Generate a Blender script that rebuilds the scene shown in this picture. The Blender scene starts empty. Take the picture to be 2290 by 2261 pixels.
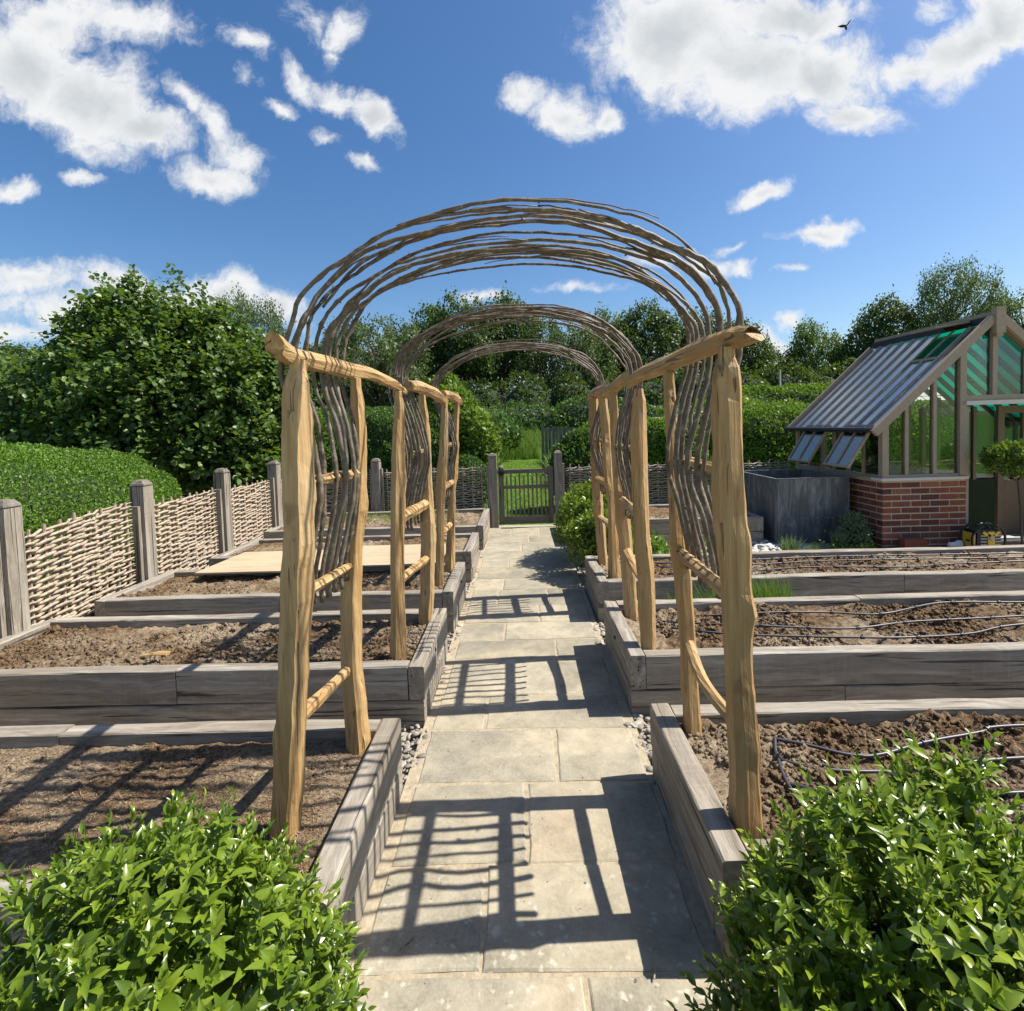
import bpy, bmesh, math, random
import numpy as np
from math import sin, cos, pi, radians, sqrt, atan2, atan
from mathutils import Vector, Matrix

random.seed(7)
RS = np.random.RandomState(7)
scn = bpy.context.scene
col = scn.collection

# ---------------------------------------------------------------- camera
cam = bpy.data.cameras.new("camera")
camo = bpy.data.objects.new("camera", cam); col.objects.link(camo)
CAMH = 1.6
roll, pitch, yaw = 0.031, atan(49/1145), atan(23/1145)
Fv = Vector((-sin(yaw)*cos(pitch), cos(yaw)*cos(pitch), -sin(pitch)))
Rv = Vector((cos(yaw), sin(yaw), 0)); Uv = Rv.cross(Fv)
R2 = cos(roll)*Rv - sin(roll)*Uv; U2 = sin(roll)*Rv + cos(roll)*Uv
m = Matrix((R2, U2, -Fv)).transposed().to_4x4(); m.translation = (0, 0, CAMH)
camo.matrix_world = m
cam.sensor_width = 36; cam.sensor_fit = 'HORIZONTAL'; cam.lens = 18.0; cam.shift_y = -0.0566
cam.clip_start = 0.05; cam.clip_end = 2000
scn.camera = camo

# ---------------------------------------------------------------- sun, sky, exposure
SUNV = Vector((0.75, 0.10, 1.0)).normalized()
sl = bpy.data.lights.new("sun", 'SUN'); sl.energy = 5.0; sl.angle = radians(0.53); sl.color = (1.0, 0.94, 0.84)
so = bpy.data.objects.new("sun", sl); col.objects.link(so)
so.rotation_euler = SUNV.to_track_quat('Z', 'Y').to_euler(); so.location = (20, 5, 30)
scn.view_settings.view_transform = 'Standard'; scn.view_settings.look = 'None'
scn.view_settings.exposure = 0.86; scn.view_settings.gamma = 1
scn.view_settings.use_curve_mapping = False
scn.cycles.max_bounces = 8; scn.cycles.transparent_max_bounces = 16

class NT:
    """small node-tree helper"""
    def __init__(s, nt): s.t = nt; s.n = nt.nodes; s.l = nt.links
    def new(s, typ, **k):
        n = s.n.new(typ)
        for a, v in k.items(): setattr(n, a, v)
        return n
    def set(s, sock, v):
        if isinstance(v, bpy.types.NodeSocket): s.l.new(v, sock)
        else: sock.default_value = v
    def math(s, op, a, b=0.0, c=0.0, clamp=False):
        n = s.new('ShaderNodeMath', operation=op, use_clamp=clamp)
        s.set(n.inputs[0], a); s.set(n.inputs[1], b)
        if op in ('MULTIPLY_ADD', 'SMOOTH_MAX', 'SMOOTH_MIN'): s.set(n.inputs[2], c)
        return n.outputs[0]
    def vmath(s, op, a, b=None, scale=None):
        n = s.new('ShaderNodeVectorMath', operation=op); s.set(n.inputs[0], a)
        if b is not None: s.set(n.inputs[1], b)
        if scale is not None: s.set(n.inputs[3], scale)
        return n.outputs['Value'] if op in ('LENGTH', 'DOT_PRODUCT') else n.outputs[0]
    def mix(s, f, a, b, typ='MIX'):
        n = s.new('ShaderNodeMix', data_type='RGBA', blend_type=typ)
        s.set(n.inputs[0], f); s.set(n.inputs[6], a); s.set(n.inputs[7], b)
        return n.outputs[2]
    def noise(s, vec, scale, detail=3, rough=0.55, dist=0.0, out=0):
        n = s.new('ShaderNodeTexNoise'); s.set(n.inputs['Vector'], vec)
        n.inputs['Scale'].default_value = scale; n.inputs['Detail'].default_value = detail
        n.inputs['Roughness'].default_value = rough; n.inputs['Distortion'].default_value = dist
        return n.outputs[out]
    def ramp(s, f, pts):
        n = s.new('ShaderNodeValToRGB'); s.set(n.inputs[0], f)
        e = n.color_ramp.elements
        while len(e) > 1: e.remove(e[0])
        e[0].position = pts[0][0]; e[0].color = c4(pts[0][1])
        for p, c in pts[1:]:
            q = e.new(p); q.color = c4(c)
        return n.outputs[0]
    def maprange(s, v, a, b, c=0.0, d=1.0, smooth=False):
        n = s.new('ShaderNodeMapRange', clamp=True)
        if smooth: n.interpolation_type = 'SMOOTHSTEP'
        s.set(n.inputs[0], v); n.inputs[1].default_value = a; n.inputs[2].default_value = b
        n.inputs[3].default_value = c; n.inputs[4].default_value = d
        return n.outputs[0]
def c4(c):
    if isinstance(c, (int, float)): c = (c, c, c)
    return tuple(c)[:3] + (1.0,)

# world: Nishita sky with cumulus placed by direction
W = bpy.data.worlds.new("World"); scn.world = W; W.use_nodes = True
w = NT(W.node_tree); w.n.clear()
sky = w.new('ShaderNodeTexSky', sky_type='NISHITA', sun_disc=False)
sky.sun_elevation = math.asin(SUNV.z); sky.sun_rotation = atan2(SUNV.x, SUNV.y)
sky.altitude = 50; sky.air_density = 1.0; sky.dust_density = 1.1; sky.ozone_density = 2.2
tc = w.new('ShaderNodeTexCoord')
sep = w.new('ShaderNodeSeparateXYZ'); w.l.new(tc.outputs['Generated'], sep.inputs[0])
ay = w.math('MAXIMUM', w.math('ABSOLUTE', sep.outputs[1]), 0.02)
cu = w.math('DIVIDE', sep.outputs[0], ay); cv = w.math('DIVIDE', sep.outputs[2], ay)
cmb = w.new('ShaderNodeCombineXYZ'); w.l.new(cu, cmb.inputs[0]); w.l.new(cv, cmb.inputs[1])
uv = cmb.outputs[0]
wn = w.noise(uv, 5.0, 5, 0.6, 0.0, 1)
warp = w.vmath('SCALE', w.vmath('SUBTRACT', wn, (0.5, 0.5, 0.5)), scale=0.13)
uvw = w.vmath('ADD', uv, warp)
CL=[(-0.922,0.725,0.155,0.119,-17,1.15),(-0.807,0.661,0.171,0.109,-32,1.15),(-0.713,0.592,0.114,0.052,-14,1.00),(-0.756,0.808,0.166,0.043,-10,0.55),(-0.880,0.807,0.114,0.052,-22,0.90),(-0.627,0.638,0.062,0.027,-52,0.60),(-0.568,0.586,0.062,0.031,-47,0.60),(-0.534,0.540,0.072,0.039,-12,0.55),(-0.583,0.504,0.098,0.035,-8,0.80),(-0.975,0.502,0.062,0.023,-7,0.75),(-0.843,0.510,0.043,0.017,-14,0.60),(-0.498,0.746,0.062,0.027,-22,0.50),(-0.404,0.683,0.062,0.025,-42,0.45),(-0.329,0.642,0.078,0.027,-17,0.55),(-0.254,0.603,0.072,0.035,-44,0.95),(-0.506,0.692,0.041,0.021,-12,0.35),(-0.447,0.638,0.039,0.014,-10,0.50),(-0.361,0.572,0.037,0.017,-14,0.40),(-0.278,0.519,0.037,0.019,-17,0.60),(-0.308,0.767,0.039,0.050,-27,0.60),(-0.325,0.724,0.021,0.019,-2,0.35),(-0.388,0.804,0.072,0.023,-62,0.20),(0.020,0.633,0.057,0.031,-17,0.65),(0.104,0.590,0.078,0.043,-20,0.85),(0.174,0.585,0.043,0.039,-2,0.80),(0.307,0.729,0.181,0.129,-10,1.10),(0.434,0.666,0.197,0.109,-10,1.15),(0.572,0.640,0.135,0.083,-12,1.00),(0.631,0.565,0.104,0.043,-14,0.80),(0.217,0.704,0.072,0.093,-2,0.50),(0.514,0.758,0.176,0.052,-2,1.00),(0.855,0.676,0.135,0.072,30,1.05),(0.913,0.721,0.093,0.083,-2,1.10),(0.763,0.637,0.062,0.035,18,0.70),(0.787,0.746,0.031,0.041,-2,0.50),(0.471,0.425,0.072,0.021,12,0.65),(0.575,0.342,0.088,0.021,2,0.75),(0.375,0.295,0.062,0.021,-6,0.65),(0.442,0.285,0.041,0.019,-2,0.55),(0.254,0.307,0.062,0.025,-7,0.70),(0.338,0.329,0.027,0.012,-2,0.45),(0.522,0.281,0.027,0.012,-2,0.40),(0.425,0.323,0.041,0.010,-2,0.25),(-0.962,0.323,0.114,0.043,-7,0.80),(-0.881,0.259,0.207,0.041,-5,0.60),(-0.789,0.297,0.114,0.047,-10,0.85),(-0.649,0.266,0.124,0.057,-2,0.90),(-0.565,0.268,0.083,0.050,-2,0.90),(-0.473,0.234,0.078,0.041,-10,0.90),(-0.990,0.221,0.093,0.023,-2,0.55),(-0.068,0.248,0.057,0.023,-2,0.60),(0.519,0.181,0.033,0.014,-2,0.60),(0.484,0.150,0.047,0.027,-32,0.70),(0.106,0.264,0.072,0.012,-2,0.30),(0.879,0.137,0.124,0.031,-2,0.30),(0.019,0.105,0.621,0.031,-2,0.25),(-0.291,0.115,0.155,0.062,-2,0.50)]
acc = None
for (x, v, rx, ry, a, s_) in CL:
    mp = w.new('ShaderNodeMapping', vector_type='TEXTURE'); w.l.new(uvw, mp.inputs[0])
    mp.inputs['Location'].default_value = (x, v, 0); mp.inputs['Rotation'].default_value = (0, 0, radians(a))
    mp.inputs['Scale'].default_value = (rx, ry, 1)
    ln = w.vmath('LENGTH', mp.outputs[0])
    dd = w.math('MULTIPLY', w.math('SUBTRACT', 1.0, ln), s_)
    acc = dd if acc is None else w.math('MAXIMUM', acc, dd)
acc = w.math('MAXIMUM', acc, -0.6)
fb = w.noise(uvw, 8.0, 12, 0.70)
fb2 = w.noise(uvw, 42.0, 6, 0.6)
dens = w.math('ADD', acc, w.math('MULTIPLY', w.math('SUBTRACT', fb, 0.50), 1.75))
dens = w.math('ADD', dens, w.math('MULTIPLY', w.math('SUBTRACT', fb2, 0.5), 0.35))
alpha = w.maprange(dens, -0.12, 0.52, 0, 1, True)
alpha = w.math('MULTIPLY', alpha, w.maprange(acc, -0.45, 0.10, 0, 1, True))
thick = w.maprange(w.math('ADD', acc, w.math('MULTIPLY', w.math('SUBTRACT', w.noise(uvw, 6.0, 5, 0.6), 0.5), 1.5)), 0.38, 1.10, 0, 1, True)
ccol = w.mix(thick, (0.90, 0.915, 0.93, 1), (0.62, 0.66, 0.695, 1))
ccol = w.mix(w.maprange(w.noise(uvw, 22.0, 4, 0.6), 0.42, 0.68), ccol, w.mix(0.18, ccol, (1, 1, 1, 1)))
hs = w.new('ShaderNodeHueSaturation'); w.l.new(sky.outputs[0], hs.inputs['Color'])
hs.inputs['Saturation'].default_value = 1.27; hs.inputs['Hue'].default_value = 0.502; hs.inputs['Value'].default_value = 1.0
SKYS = 0.082
bg1 = w.new('ShaderNodeBackground'); w.l.new(hs.outputs[0], bg1.inputs[0]); bg1.inputs[1].default_value = SKYS
bg2 = w.new('ShaderNodeBackground'); w.l.new(ccol, bg2.inputs[0]); bg2.inputs[1].default_value = 0.545
mx = w.new('ShaderNodeMixShader'); w.l.new(alpha, mx.inputs[0]); w.l.new(bg1.outputs[0], mx.inputs[1]); w.l.new(bg2.outputs[0], mx.inputs[2])
wo = w.new('ShaderNodeOutputWorld'); w.l.new(mx.outputs[0], wo.inputs[0])

# ---------------------------------------------------------------- object helpers
ORG = {}
def thing(name, label, cat, loc=(0, 0, 0), group=None):
    o = bpy.data.objects.new(name, None); col.objects.link(o)
    o.location = loc; o.empty_display_size = 0.1; o['label'] = label; o['category'] = cat
    if group: o['group'] = group
    ORG[o.name] = np.array(loc, float)
    return o
def tagm(o, label, cat, group=None, kind=None):
    o['label'] = label; o['category'] = cat
    if group: o['group'] = group
    if kind: o['kind'] = kind
    return o
def mesh_np(name, V, F, mat, smooth=False):
    V = np.asarray(V, np.float32); me = bpy.data.meshes.new(name)
    if isinstance(F, np.ndarray):
        nf, k = F.shape
        me.vertices.add(len(V)); me.vertices.foreach_set('co', V.ravel())
        me.loops.add(nf*k); me.loops.foreach_set('vertex_index', F.astype(np.int32).ravel())
        me.polygons.add(nf); me.polygons.foreach_set('loop_start', np.arange(0, nf*k, k, dtype=np.int32))
        me.update(calc_edges=True)
    else:
        me.from_pydata([tuple(map(float, v)) for v in V], [], F); me.update()
    if smooth: me.polygons.foreach_set('use_smooth', [True]*len(me.polygons))
    if mat is not None: me.materials.append(mat)
    return me
def part(name, V, F, mat, parent=None, smooth=False, kind=None, label=None, origin=None):
    """V in world coordinates; stored relative to the parent"""
    V = np.asarray(V, float)
    base = ORG[parent.name] if parent is not None else np.zeros(3)
    if origin is None: origin = base
    origin = np.asarray(origin, float)
    me = mesh_np(name, V - origin, F, mat, smooth)
    o = bpy.data.objects.new(name, me); col.objects.link(o)
    if parent is not None: o.parent = parent
    o.location = origin - base
    ORG[o.name] = origin
    if kind: o['kind'] = kind
    if label: o['label'] = label
    return o
class MB:
    def __init__(s): s.V = []; s.F = []
    def add(s, V, F):
        k = len(s.V); s.V += [tuple(v) for v in V]; s.F += [tuple(i+k for i in f) for f in F]; return s
    def build(s, name, mat, parent=None, **k): return part(name, s.V, s.F, mat, parent, **k)

def box(x0, x1, y0, y1, z0, z1):
    V = [(x, y, z) for z in (z0, z1) for y in (y0, y1) for x in (x0, x1)]
    return V, [(0, 2, 3, 1), (4, 5, 7, 6), (0, 1, 5, 4), (2, 6, 7, 3), (0, 4, 6, 2), (1, 3, 7, 5)]
def bar(p, q, a, b, up=(0, 0, 1), off=0.0):
    """rectangular bar from p to q, a wide (sideways) and b deep (towards up)"""
    p = Vector(p); q = Vector(q); d = (q-p).normalized(); u = Vector(up)
    s = d.cross(u).normalized(); u = s.cross(d).normalized()
    V = []
    for e in (p, q):
        for i, j in ((-1, -1), (1, -1), (1, 1), (-1, 1)): V.append(e + s*(a/2*i) + u*(b/2*j))
    return V, [(0, 1, 2, 3), (7, 6, 5, 4), (0, 4, 5, 1), (1, 5, 6, 2), (2, 6, 7, 3), (3, 7, 4, 0)]
def tube(pts, rad, n=6, cap=True, rng=None, jit=0.0, flat=None):
    """tube along pts with a radius per point, parallel transported"""
    P = [Vector(p) for p in pts]; m = len(P)
    T = [(P[min(i+1, m-1)]-P[max(i-1, 0)]).normalized() for i in range(m)]
    a = Vector((0, 0, 1)) if abs(T[0].z) < 0.9 else Vector((1, 0, 0))
    nrm = T[0].cross(a).normalized(); V = []; F = []
    for i in range(m):
        nrm = (nrm - T[i]*nrm.dot(T[i])).normalized(); bi = T[i].cross(nrm)
        r = rad[i] if hasattr(rad, '__len__') else rad
        for k in range(n):
            t = 2*pi*k/n; rr = r*(1 + (rng.uniform(-jit, jit) if rng else 0))
            c, s_ = cos(t), sin(t)
            if flat: s_ *= flat
            V.append(P[i] + nrm*(c*rr) + bi*(s_*rr))
    for i in range(m-1):
        for k in range(n):
            k2 = (k+1) % n; F.append((i*n+k, i*n+k2, (i+1)*n+k2, (i+1)*n+k))
    if cap: F.append(tuple(range(n-1, -1, -1))); F.append(tuple((m-1)*n+k for k in range(n)))
    return V, F
def catmull(P, n):
    P = [np.array(p, float) for p in P]; P = [2*P[0]-P[1]] + P + [2*P[-1]-P[-2]]
    out = []
    for i in range(1, len(P)-2):
        for k in range(n):
            t = k/n
            out.append(0.5*((2*P[i]) + (-P[i-1]+P[i+1])*t + (2*P[i-1]-5*P[i]+4*P[i+1]-P[i+2])*t*t + (-P[i-1]+3*P[i]-3*P[i+1]+P[i+2])*t**3))
    out.append(P[-2]); return out
def vnoise(x, y, scale, seed):
    """bilinear value noise, vectorised"""
    r = np.random.RandomState(seed); G = r.rand(256, 256)
    u = x/scale + 37.3; v = y/scale + 11.7
    i = np.floor(u).astype(int); j = np.floor(v).astype(int); fu = u-i; fv = v-j
    fu = fu*fu*(3-2*fu); fv = fv*fv*(3-2*fv)
    i %= 256; j %= 256; i1 = (i+1) % 256; j1 = (j+1) % 256
    return (G[i, j]*(1-fu)+G[i1, j]*fu)*(1-fv) + (G[i, j1]*(1-fu)+G[i1, j1]*fu)*fv
def scatter(T, TF, pos, X, Y, Z, scale):
    """instances of template T (verts) TF (faces ndarray) baked in one mesh; X,Y,Z frame axes (N,3)"""
    T = np.asarray(T, float); N = len(pos); k = len(T)
    scale = np.asarray(scale, float).reshape(N, 1, -1) if np.ndim(scale) > 0 else scale
    t = T[None]*scale
    V = pos[:, None] + t[..., 0:1]*X[:, None] + t[..., 1:2]*Y[:, None] + t[..., 2:3]*Z[:, None]
    F = (np.asarray(TF)[None] + (np.arange(N)*k)[:, None, None]).reshape(-1, np.asarray(TF).shape[1])
    return V.reshape(-1, 3), F
def norm(a): return a/np.maximum(np.linalg.norm(a, axis=-1, keepdims=True), 1e-9)
def frames(d, rng, nrm=None, spread=0.6):
    """leaf frames: Y along d, Z about nrm"""
    d = norm(d); N = len(d)
    n = rng.normal(size=(N, 3))*spread + (nrm if nrm is not None else np.array([0, 0, 1.0]))
    X = norm(np.cross(d, n)); Z = np.cross(X, d)
    return X, d, Z
# ---------------------------------------------------------------- materials
def mat(name):
    m = bpy.data.materials.new(name); m.use_nodes = True; n = NT(m.node_tree); n.n.clear()
    b = n.new('ShaderNodeBsdfPrincipled'); o = n.new('ShaderNodeOutputMaterial'); n.l.new(b.outputs[0], o.inputs[0])
    n.b = b; n.o = o; return m, n
def bump(n, h, dist, strength=1.0):
    k = n.new('ShaderNodeBump'); n.set(k.inputs['Height'], h); k.inputs['Distance'].default_value = dist
    k.inputs['Strength'].default_value = strength; n.l.new(k.outputs[0], n.b.inputs['Normal'])
def objvec(n, scale=(1, 1, 1), rnd=True):
    tc = n.new('ShaderNodeTexCoord'); v = tc.outputs['Object']
    if rnd:
        oi = n.new('ShaderNodeObjectInfo'); r = n.math('MULTIPLY', oi.outputs['Random'], 37.0)
        c = n.new('ShaderNodeCombineXYZ'); n.l.new(r, c.inputs[0]); n.l.new(r, c.inputs[1]); n.l.new(r, c.inputs[2])
        v = n.vmath('ADD', v, c.outputs[0])
    mp = n.new('ShaderNodeMapping'); n.l.new(v, mp.inputs[0]); mp.inputs['Scale'].default_value = scale
    return mp.outputs[0]
def orand(n): return n.new('ShaderNodeObjectInfo').outputs['Random']
def plain(name, c, rough=0.6, metal=0.0, var=0.15, sc=20, bd=0.0):
    m, n = mat(name); v = objvec(n)
    a = [x*(1-var) for x in c]; d = [min(1, x*(1+var)) for x in c]
    n.set(n.b.inputs['Base Color'], n.mix(n.noise(v, sc, 5), c4(a), c4(d)))
    n.b.inputs['Roughness'].default_value = rough; n.b.inputs['Metallic'].default_value = metal
    if bd: bump(n, n.noise(v, sc*2, 5), bd)
    return m
def cleft_wood(name, axis):
    """fresh pale cleft chestnut, grain along one axis"""
    m, n = mat(name); s = [26, 26, 26]; s[axis] = 1.6; v = objvec(n, s)
    s2 = [90, 90, 90]; s2[axis] = 3.0; v2 = objvec(n, s2); v0 = objvec(n)
    g = n.noise(v, 1.0, 5, 0.6, 1.2); f = n.noise(v2, 1.0, 4, 0.6); b = n.noise(v0, 3.2, 3)
    c = n.ramp(g, [(0.30, (0.22, 0.125, 0.045)), (0.43, (0.39, 0.25, 0.10)), (0.58, (0.51, 0.35, 0.155)), (0.76, (0.62, 0.45, 0.23))])
    c = n.mix(n.maprange(f, 0.35, 0.65), c, n.mix(0.6, c, (0.27, 0.14, 0.05, 1)))
    c = n.mix(n.maprange(b, 0.50, 0.70, 0, 0.65), c, (0.36, 0.185, 0.06, 1))
    wv = n.new('ShaderNodeTexWave', wave_type='RINGS', rings_direction='XYZ'[axis]); n.l.new(objvec(n, [3.5 if i != axis else 0.35 for i in range(3)]), wv.inputs['Vector'])
    wv.inputs['Scale'].default_value = 7; wv.inputs['Distortion'].default_value = 5.0; wv.inputs['Detail'].default_value = 2
    c = n.mix(n.maprange(wv.outputs['Fac'], 0.0, 0.22, 0.42, 0), c, (0.36, 0.21, 0.09, 1))
    crack = n.noise(objvec(n, [60 if i != axis else 1.1 for i in range(3)]), 1.0, 2, 0.5, 0.6)
    ck = n.maprange(crack, 0.66, 0.70); c = n.mix(ck, c, (0.13, 0.065, 0.025, 1))
    vs = [6.5, 6.5, 6.5]; vs[axis] = 3.6; vo = n.new('ShaderNodeTexVoronoi'); n.l.new(n.vmath('ADD', objvec(n, vs), n.vmath('SCALE', n.noise(v0, 25, 2, 0.5, 0, 1), scale=0.35)), vo.inputs[0]); vo.inputs['Scale'].default_value = 1.0
    kn = n.maprange(vo.outputs['Distance'], 0.10, 0.22, 1, 0, True); c = n.mix(n.math('MULTIPLY', kn, 0.75), c, (0.17, 0.085, 0.03, 1))
    gy = n.maprange(n.noise(objvec(n, [5 if i != axis else 1.2 for i in range(3)]), 1.0, 3), 0.50, 0.68, 0, 0.40); c = n.mix(gy, c, (0.46, 0.37, 0.23, 1))
    oi = n.new('ShaderNodeObjectInfo'); c = n.mix(n.math('MULTIPLY', oi.outputs['Random'], 0.35), c, (0.44, 0.27, 0.11, 1))
    n.set(n.b.inputs['Base Color'], c); n.b.inputs['Roughness'].default_value = 0.62
    h = n.math('SUBTRACT', n.math('ADD', n.math('MULTIPLY', g, 1.0), n.math('MULTIPLY', f, 0.5)), n.math('MULTIPLY', ck, 1.2))
    bump(n, h, 0.011, 1.0)
    return m
CW = [cleft_wood('cleft_wood_%s' % 'xyz'[a], a) for a in range(3)]
def oak(name, axis, tone=1.0):
    """weathered silver-grey oak"""
    m, n = mat(name); s = [22, 22, 22]; s[axis] = 1.2; v = objvec(n, s)
    s2 = [70, 70, 70]; s2[axis] = 2.2; v2 = objvec(n, s2); v0 = objvec(n)
    wv_ = n.vmath('SCALE', n.noise(v0, 3.0, 3, 0.5, 0, 1), scale=1.6); v = n.vmath('ADD', v, wv_); v2 = n.vmath('ADD', v2, n.vmath('SCALE', wv_, scale=2.0))
    g = n.noise(v, 1.0, 6, 0.66, 1.0); f = n.noise(v2, 1.0, 4, 0.6); b = n.noise(v0, 2.6, 4)
    c = n.ramp(g, [(0.28, [x*tone for x in (0.115, 0.095, 0.070)]), (0.5, [x*tone for x in (0.265, 0.238, 0.195)]), (0.72, [x*tone for x in (0.44, 0.41, 0.355)])])
    c = n.mix(n.maprange(b, 0.45, 0.75, 0, 0.55), c, [x*tone for x in (0.22, 0.18, 0.13)]+[1])
    c = n.mix(n.maprange(f, 0.4, 0.7, 0, 0.45), c, [x*tone for x in (0.16, 0.14, 0.12)]+[1])
    ss = [2.5, 2.5, 2.5]; ss[axis] = 60; saw = n.math('MULTIPLY', n.maprange(n.noise(objvec(n, ss), 1.0, 2, 0.5, 0.6), 0.52, 0.72, 0, 0.30), n.maprange(n.noise(v0, 4.0, 3), 0.4, 0.6)); c = n.mix(saw, c, [x*tone for x in (0.36, 0.34, 0.30)]+[1])
    crack = n.noise(objvec(n, [36 if i != axis else 0.9 for i in range(3)]), 1.0, 3, 0.5, 0.8)
    ck = n.maprange(crack, 0.64, 0.675); c = n.mix(ck, c, (0.05, 0.042, 0.034, 1))
    oi = n.new('ShaderNodeObjectInfo'); c = n.mix(n.math('MULTIPLY', oi.outputs['Random'], 0.42), c, n.mix(1.0, c, (0.80, 0.74, 0.66, 1), 'MULTIPLY'))
    n.set(n.b.inputs['Base Color'], c); n.b.inputs['Roughness'].default_value = 0.78
    bump(n, n.math('SUBTRACT', n.math('ADD', g, n.math('MULTIPLY', f, 0.6)), n.math('MULTIPLY', ck, 1.5)), 0.004, 0.9)
    return m
OAK = [oak('weathered_oak_%s' % 'xyz'[a], a) for a in range(3)]
OAKD = [oak('dark_oak_%s' % 'xyz'[a], a, 0.62) for a in range(3)]
def bark(name, cols, sc=30):
    m, n = mat(name); v = objvec(n); g = n.noise(v, sc, 5, 0.65); b = n.noise(v, 5, 3)
    c = n.ramp(g, [(0.32, cols[0]), (0.52, cols[1]), (0.72, cols[2])])
    oi = n.new('ShaderNodeObjectInfo'); c = n.mix(n.math('MULTIPLY', oi.outputs['Random'], 0.5), c, c4(cols[3]))
    c = n.mix(n.maprange(b, 0.5, 0.7, 0, 0.5), c, c4(cols[1]))
    n.set(n.b.inputs['Base Color'], c); n.b.inputs['Roughness'].default_value = 0.6
    bump(n, g, 0.003, 0.8); return m
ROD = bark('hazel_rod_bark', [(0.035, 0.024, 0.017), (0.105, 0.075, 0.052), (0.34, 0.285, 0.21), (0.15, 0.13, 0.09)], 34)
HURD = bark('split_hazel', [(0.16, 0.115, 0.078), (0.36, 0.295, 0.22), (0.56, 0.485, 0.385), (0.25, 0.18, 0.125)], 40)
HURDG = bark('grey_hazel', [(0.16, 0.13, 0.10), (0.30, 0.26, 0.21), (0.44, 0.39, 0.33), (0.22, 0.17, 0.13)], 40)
BARK = bark('tree_bark', [(0.035, 0.028, 0.02), (0.075, 0.06, 0.045), (0.13, 0.11, 0.085), (0.06, 0.05, 0.035)], 6)
CANE = plain('bamboo_cane', (0.55, 0.5, 0.38), 0.5)

def leafmat(name, stops, rough=0.4, trans=0.35, spec=0.5, osc=0.35, patch=0.35):
    m, n = mat(name)
    g = n.new('ShaderNodeNewGeometry'); r = g.outputs['Random Per Island']
    oi = n.new('ShaderNodeObjectInfo'); tc = n.new('ShaderNodeTexCoord')
    p = n.noise(tc.outputs['Object'], osc, 3)
    f = n.math('ADD', n.math('MULTIPLY', r, 1-patch), n.math('MULTIPLY', n.maprange(p, 0.3, 0.7), patch))
    f = n.math('ADD', n.math('MULTIPLY', f, 0.85), n.math('MULTIPLY', oi.outputs['Random'], 0.15))
    c = n.ramp(f, stops)
    n.set(n.b.inputs['Base Color'], c); n.b.inputs['Roughness'].default_value = rough
    n.b.inputs['Specular IOR Level'].default_value = spec
    t = n.new('ShaderNodeBsdfTranslucent'); n.set(t.inputs[0], n.mix(0.5, c, (0.30, 0.46, 0.03, 1)))
    x = n.new('ShaderNodeMixShader'); x.inputs[0].default_value = trans
    n.l.new(n.b.outputs[0], x.inputs[1]); n.l.new(t.outputs[0], x.inputs[2]); n.l.new(x.outputs[0], n.o.inputs[0])
    return m
BAY = leafmat('bay_leaf', [(0.0, (0.030, 0.065, 0.010)), (0.3, (0.085, 0.145, 0.013)), (0.6, (0.17, 0.245, 0.020)), (0.85, (0.27, 0.34, 0.032)), (0.97, (0.37, 0.40, 0.07)), (1.0, (0.36, 0.20, 0.07))], 0.30, 0.30, 0.6, 3.0, 0.3)
HAZ = leafmat('hazel_leaf', [(0.0, (0.022, 0.050, 0.012)), (0.5, (0.070, 0.125, 0.026)), (0.85, (0.13, 0.20, 0.045)), (1.0, (0.22, 0.29, 0.08))], 0.42, 0.28, 0.4, 0.8)
BOX = leafmat('hedge_leaf', [(0.0, (0.045, 0.105, 0.014)), (0.5, (0.105, 0.205, 0.022)), (0.85, (0.165, 0.285, 0.030)), (1.0, (0.23, 0.34, 0.05))], 0.5, 0.3, 0.35, 0.9, 0.4)
DKH = leafmat('dark_hedge_leaf', [(0.0, (0.022, 0.055, 0.018)), (0.5, (0.045, 0.11, 0.025)), (0.85, (0.075, 0.165, 0.035)), (1.0, (0.12, 0.21, 0.05))], 0.5, 0.25, 0.35, 0.9, 0.4)
YLH = leafmat('yellow_green_leaf', [(0.0, (0.05, 0.10, 0.015)), (0.5, (0.12, 0.20, 0.025)), (1.0, (0.26, 0.33, 0.06))], 0.5, 0.3, 0.35, 1.2)
OAKL = leafmat('far_tree_leaf', [(0.0, (0.014, 0.030, 0.009)), (0.5, (0.030, 0.060, 0.016)), (0.85, (0.052, 0.094, 0.024)), (1.0, (0.085, 0.125, 0.035))], 0.5, 0.22, 0.3, 0.25, 0.4)
OAKL2 = leafmat('light_tree_leaf', [(0.0, (0.030, 0.062, 0.014)), (0.5, (0.065, 0.125, 0.024)), (1.0, (0.13, 0.20, 0.05))], 0.5, 0.25, 0.3, 0.25, 0.4)
OAKL3 = leafmat('grey_tree_leaf', [(0.0, (0.030, 0.050, 0.020)), (0.5, (0.065, 0.10, 0.040)), (1.0, (0.12, 0.155, 0.075))], 0.5, 0.25, 0.3, 0.25, 0.4)
GRASS = leafmat('tall_grass', [(0.0, (0.05, 0.10, 0.02)), (0.5, (0.10, 0.19, 0.035)), (1.0, (0.22, 0.30, 0.09))], 0.6, 0.3, 0.2, 0.3, 0.4)
ROSE = leafmat('rosemary', [(0.0, (0.05, 0.09, 0.04)), (1.0, (0.18, 0.25, 0.13))], 0.6, 0.2)
CORE = plain('inner_shade', (0.012, 0.026, 0.006), 0.9, 0, 0.3, 8)  # near-black colour standing in for shade inside foliage and in the porch recess

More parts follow.
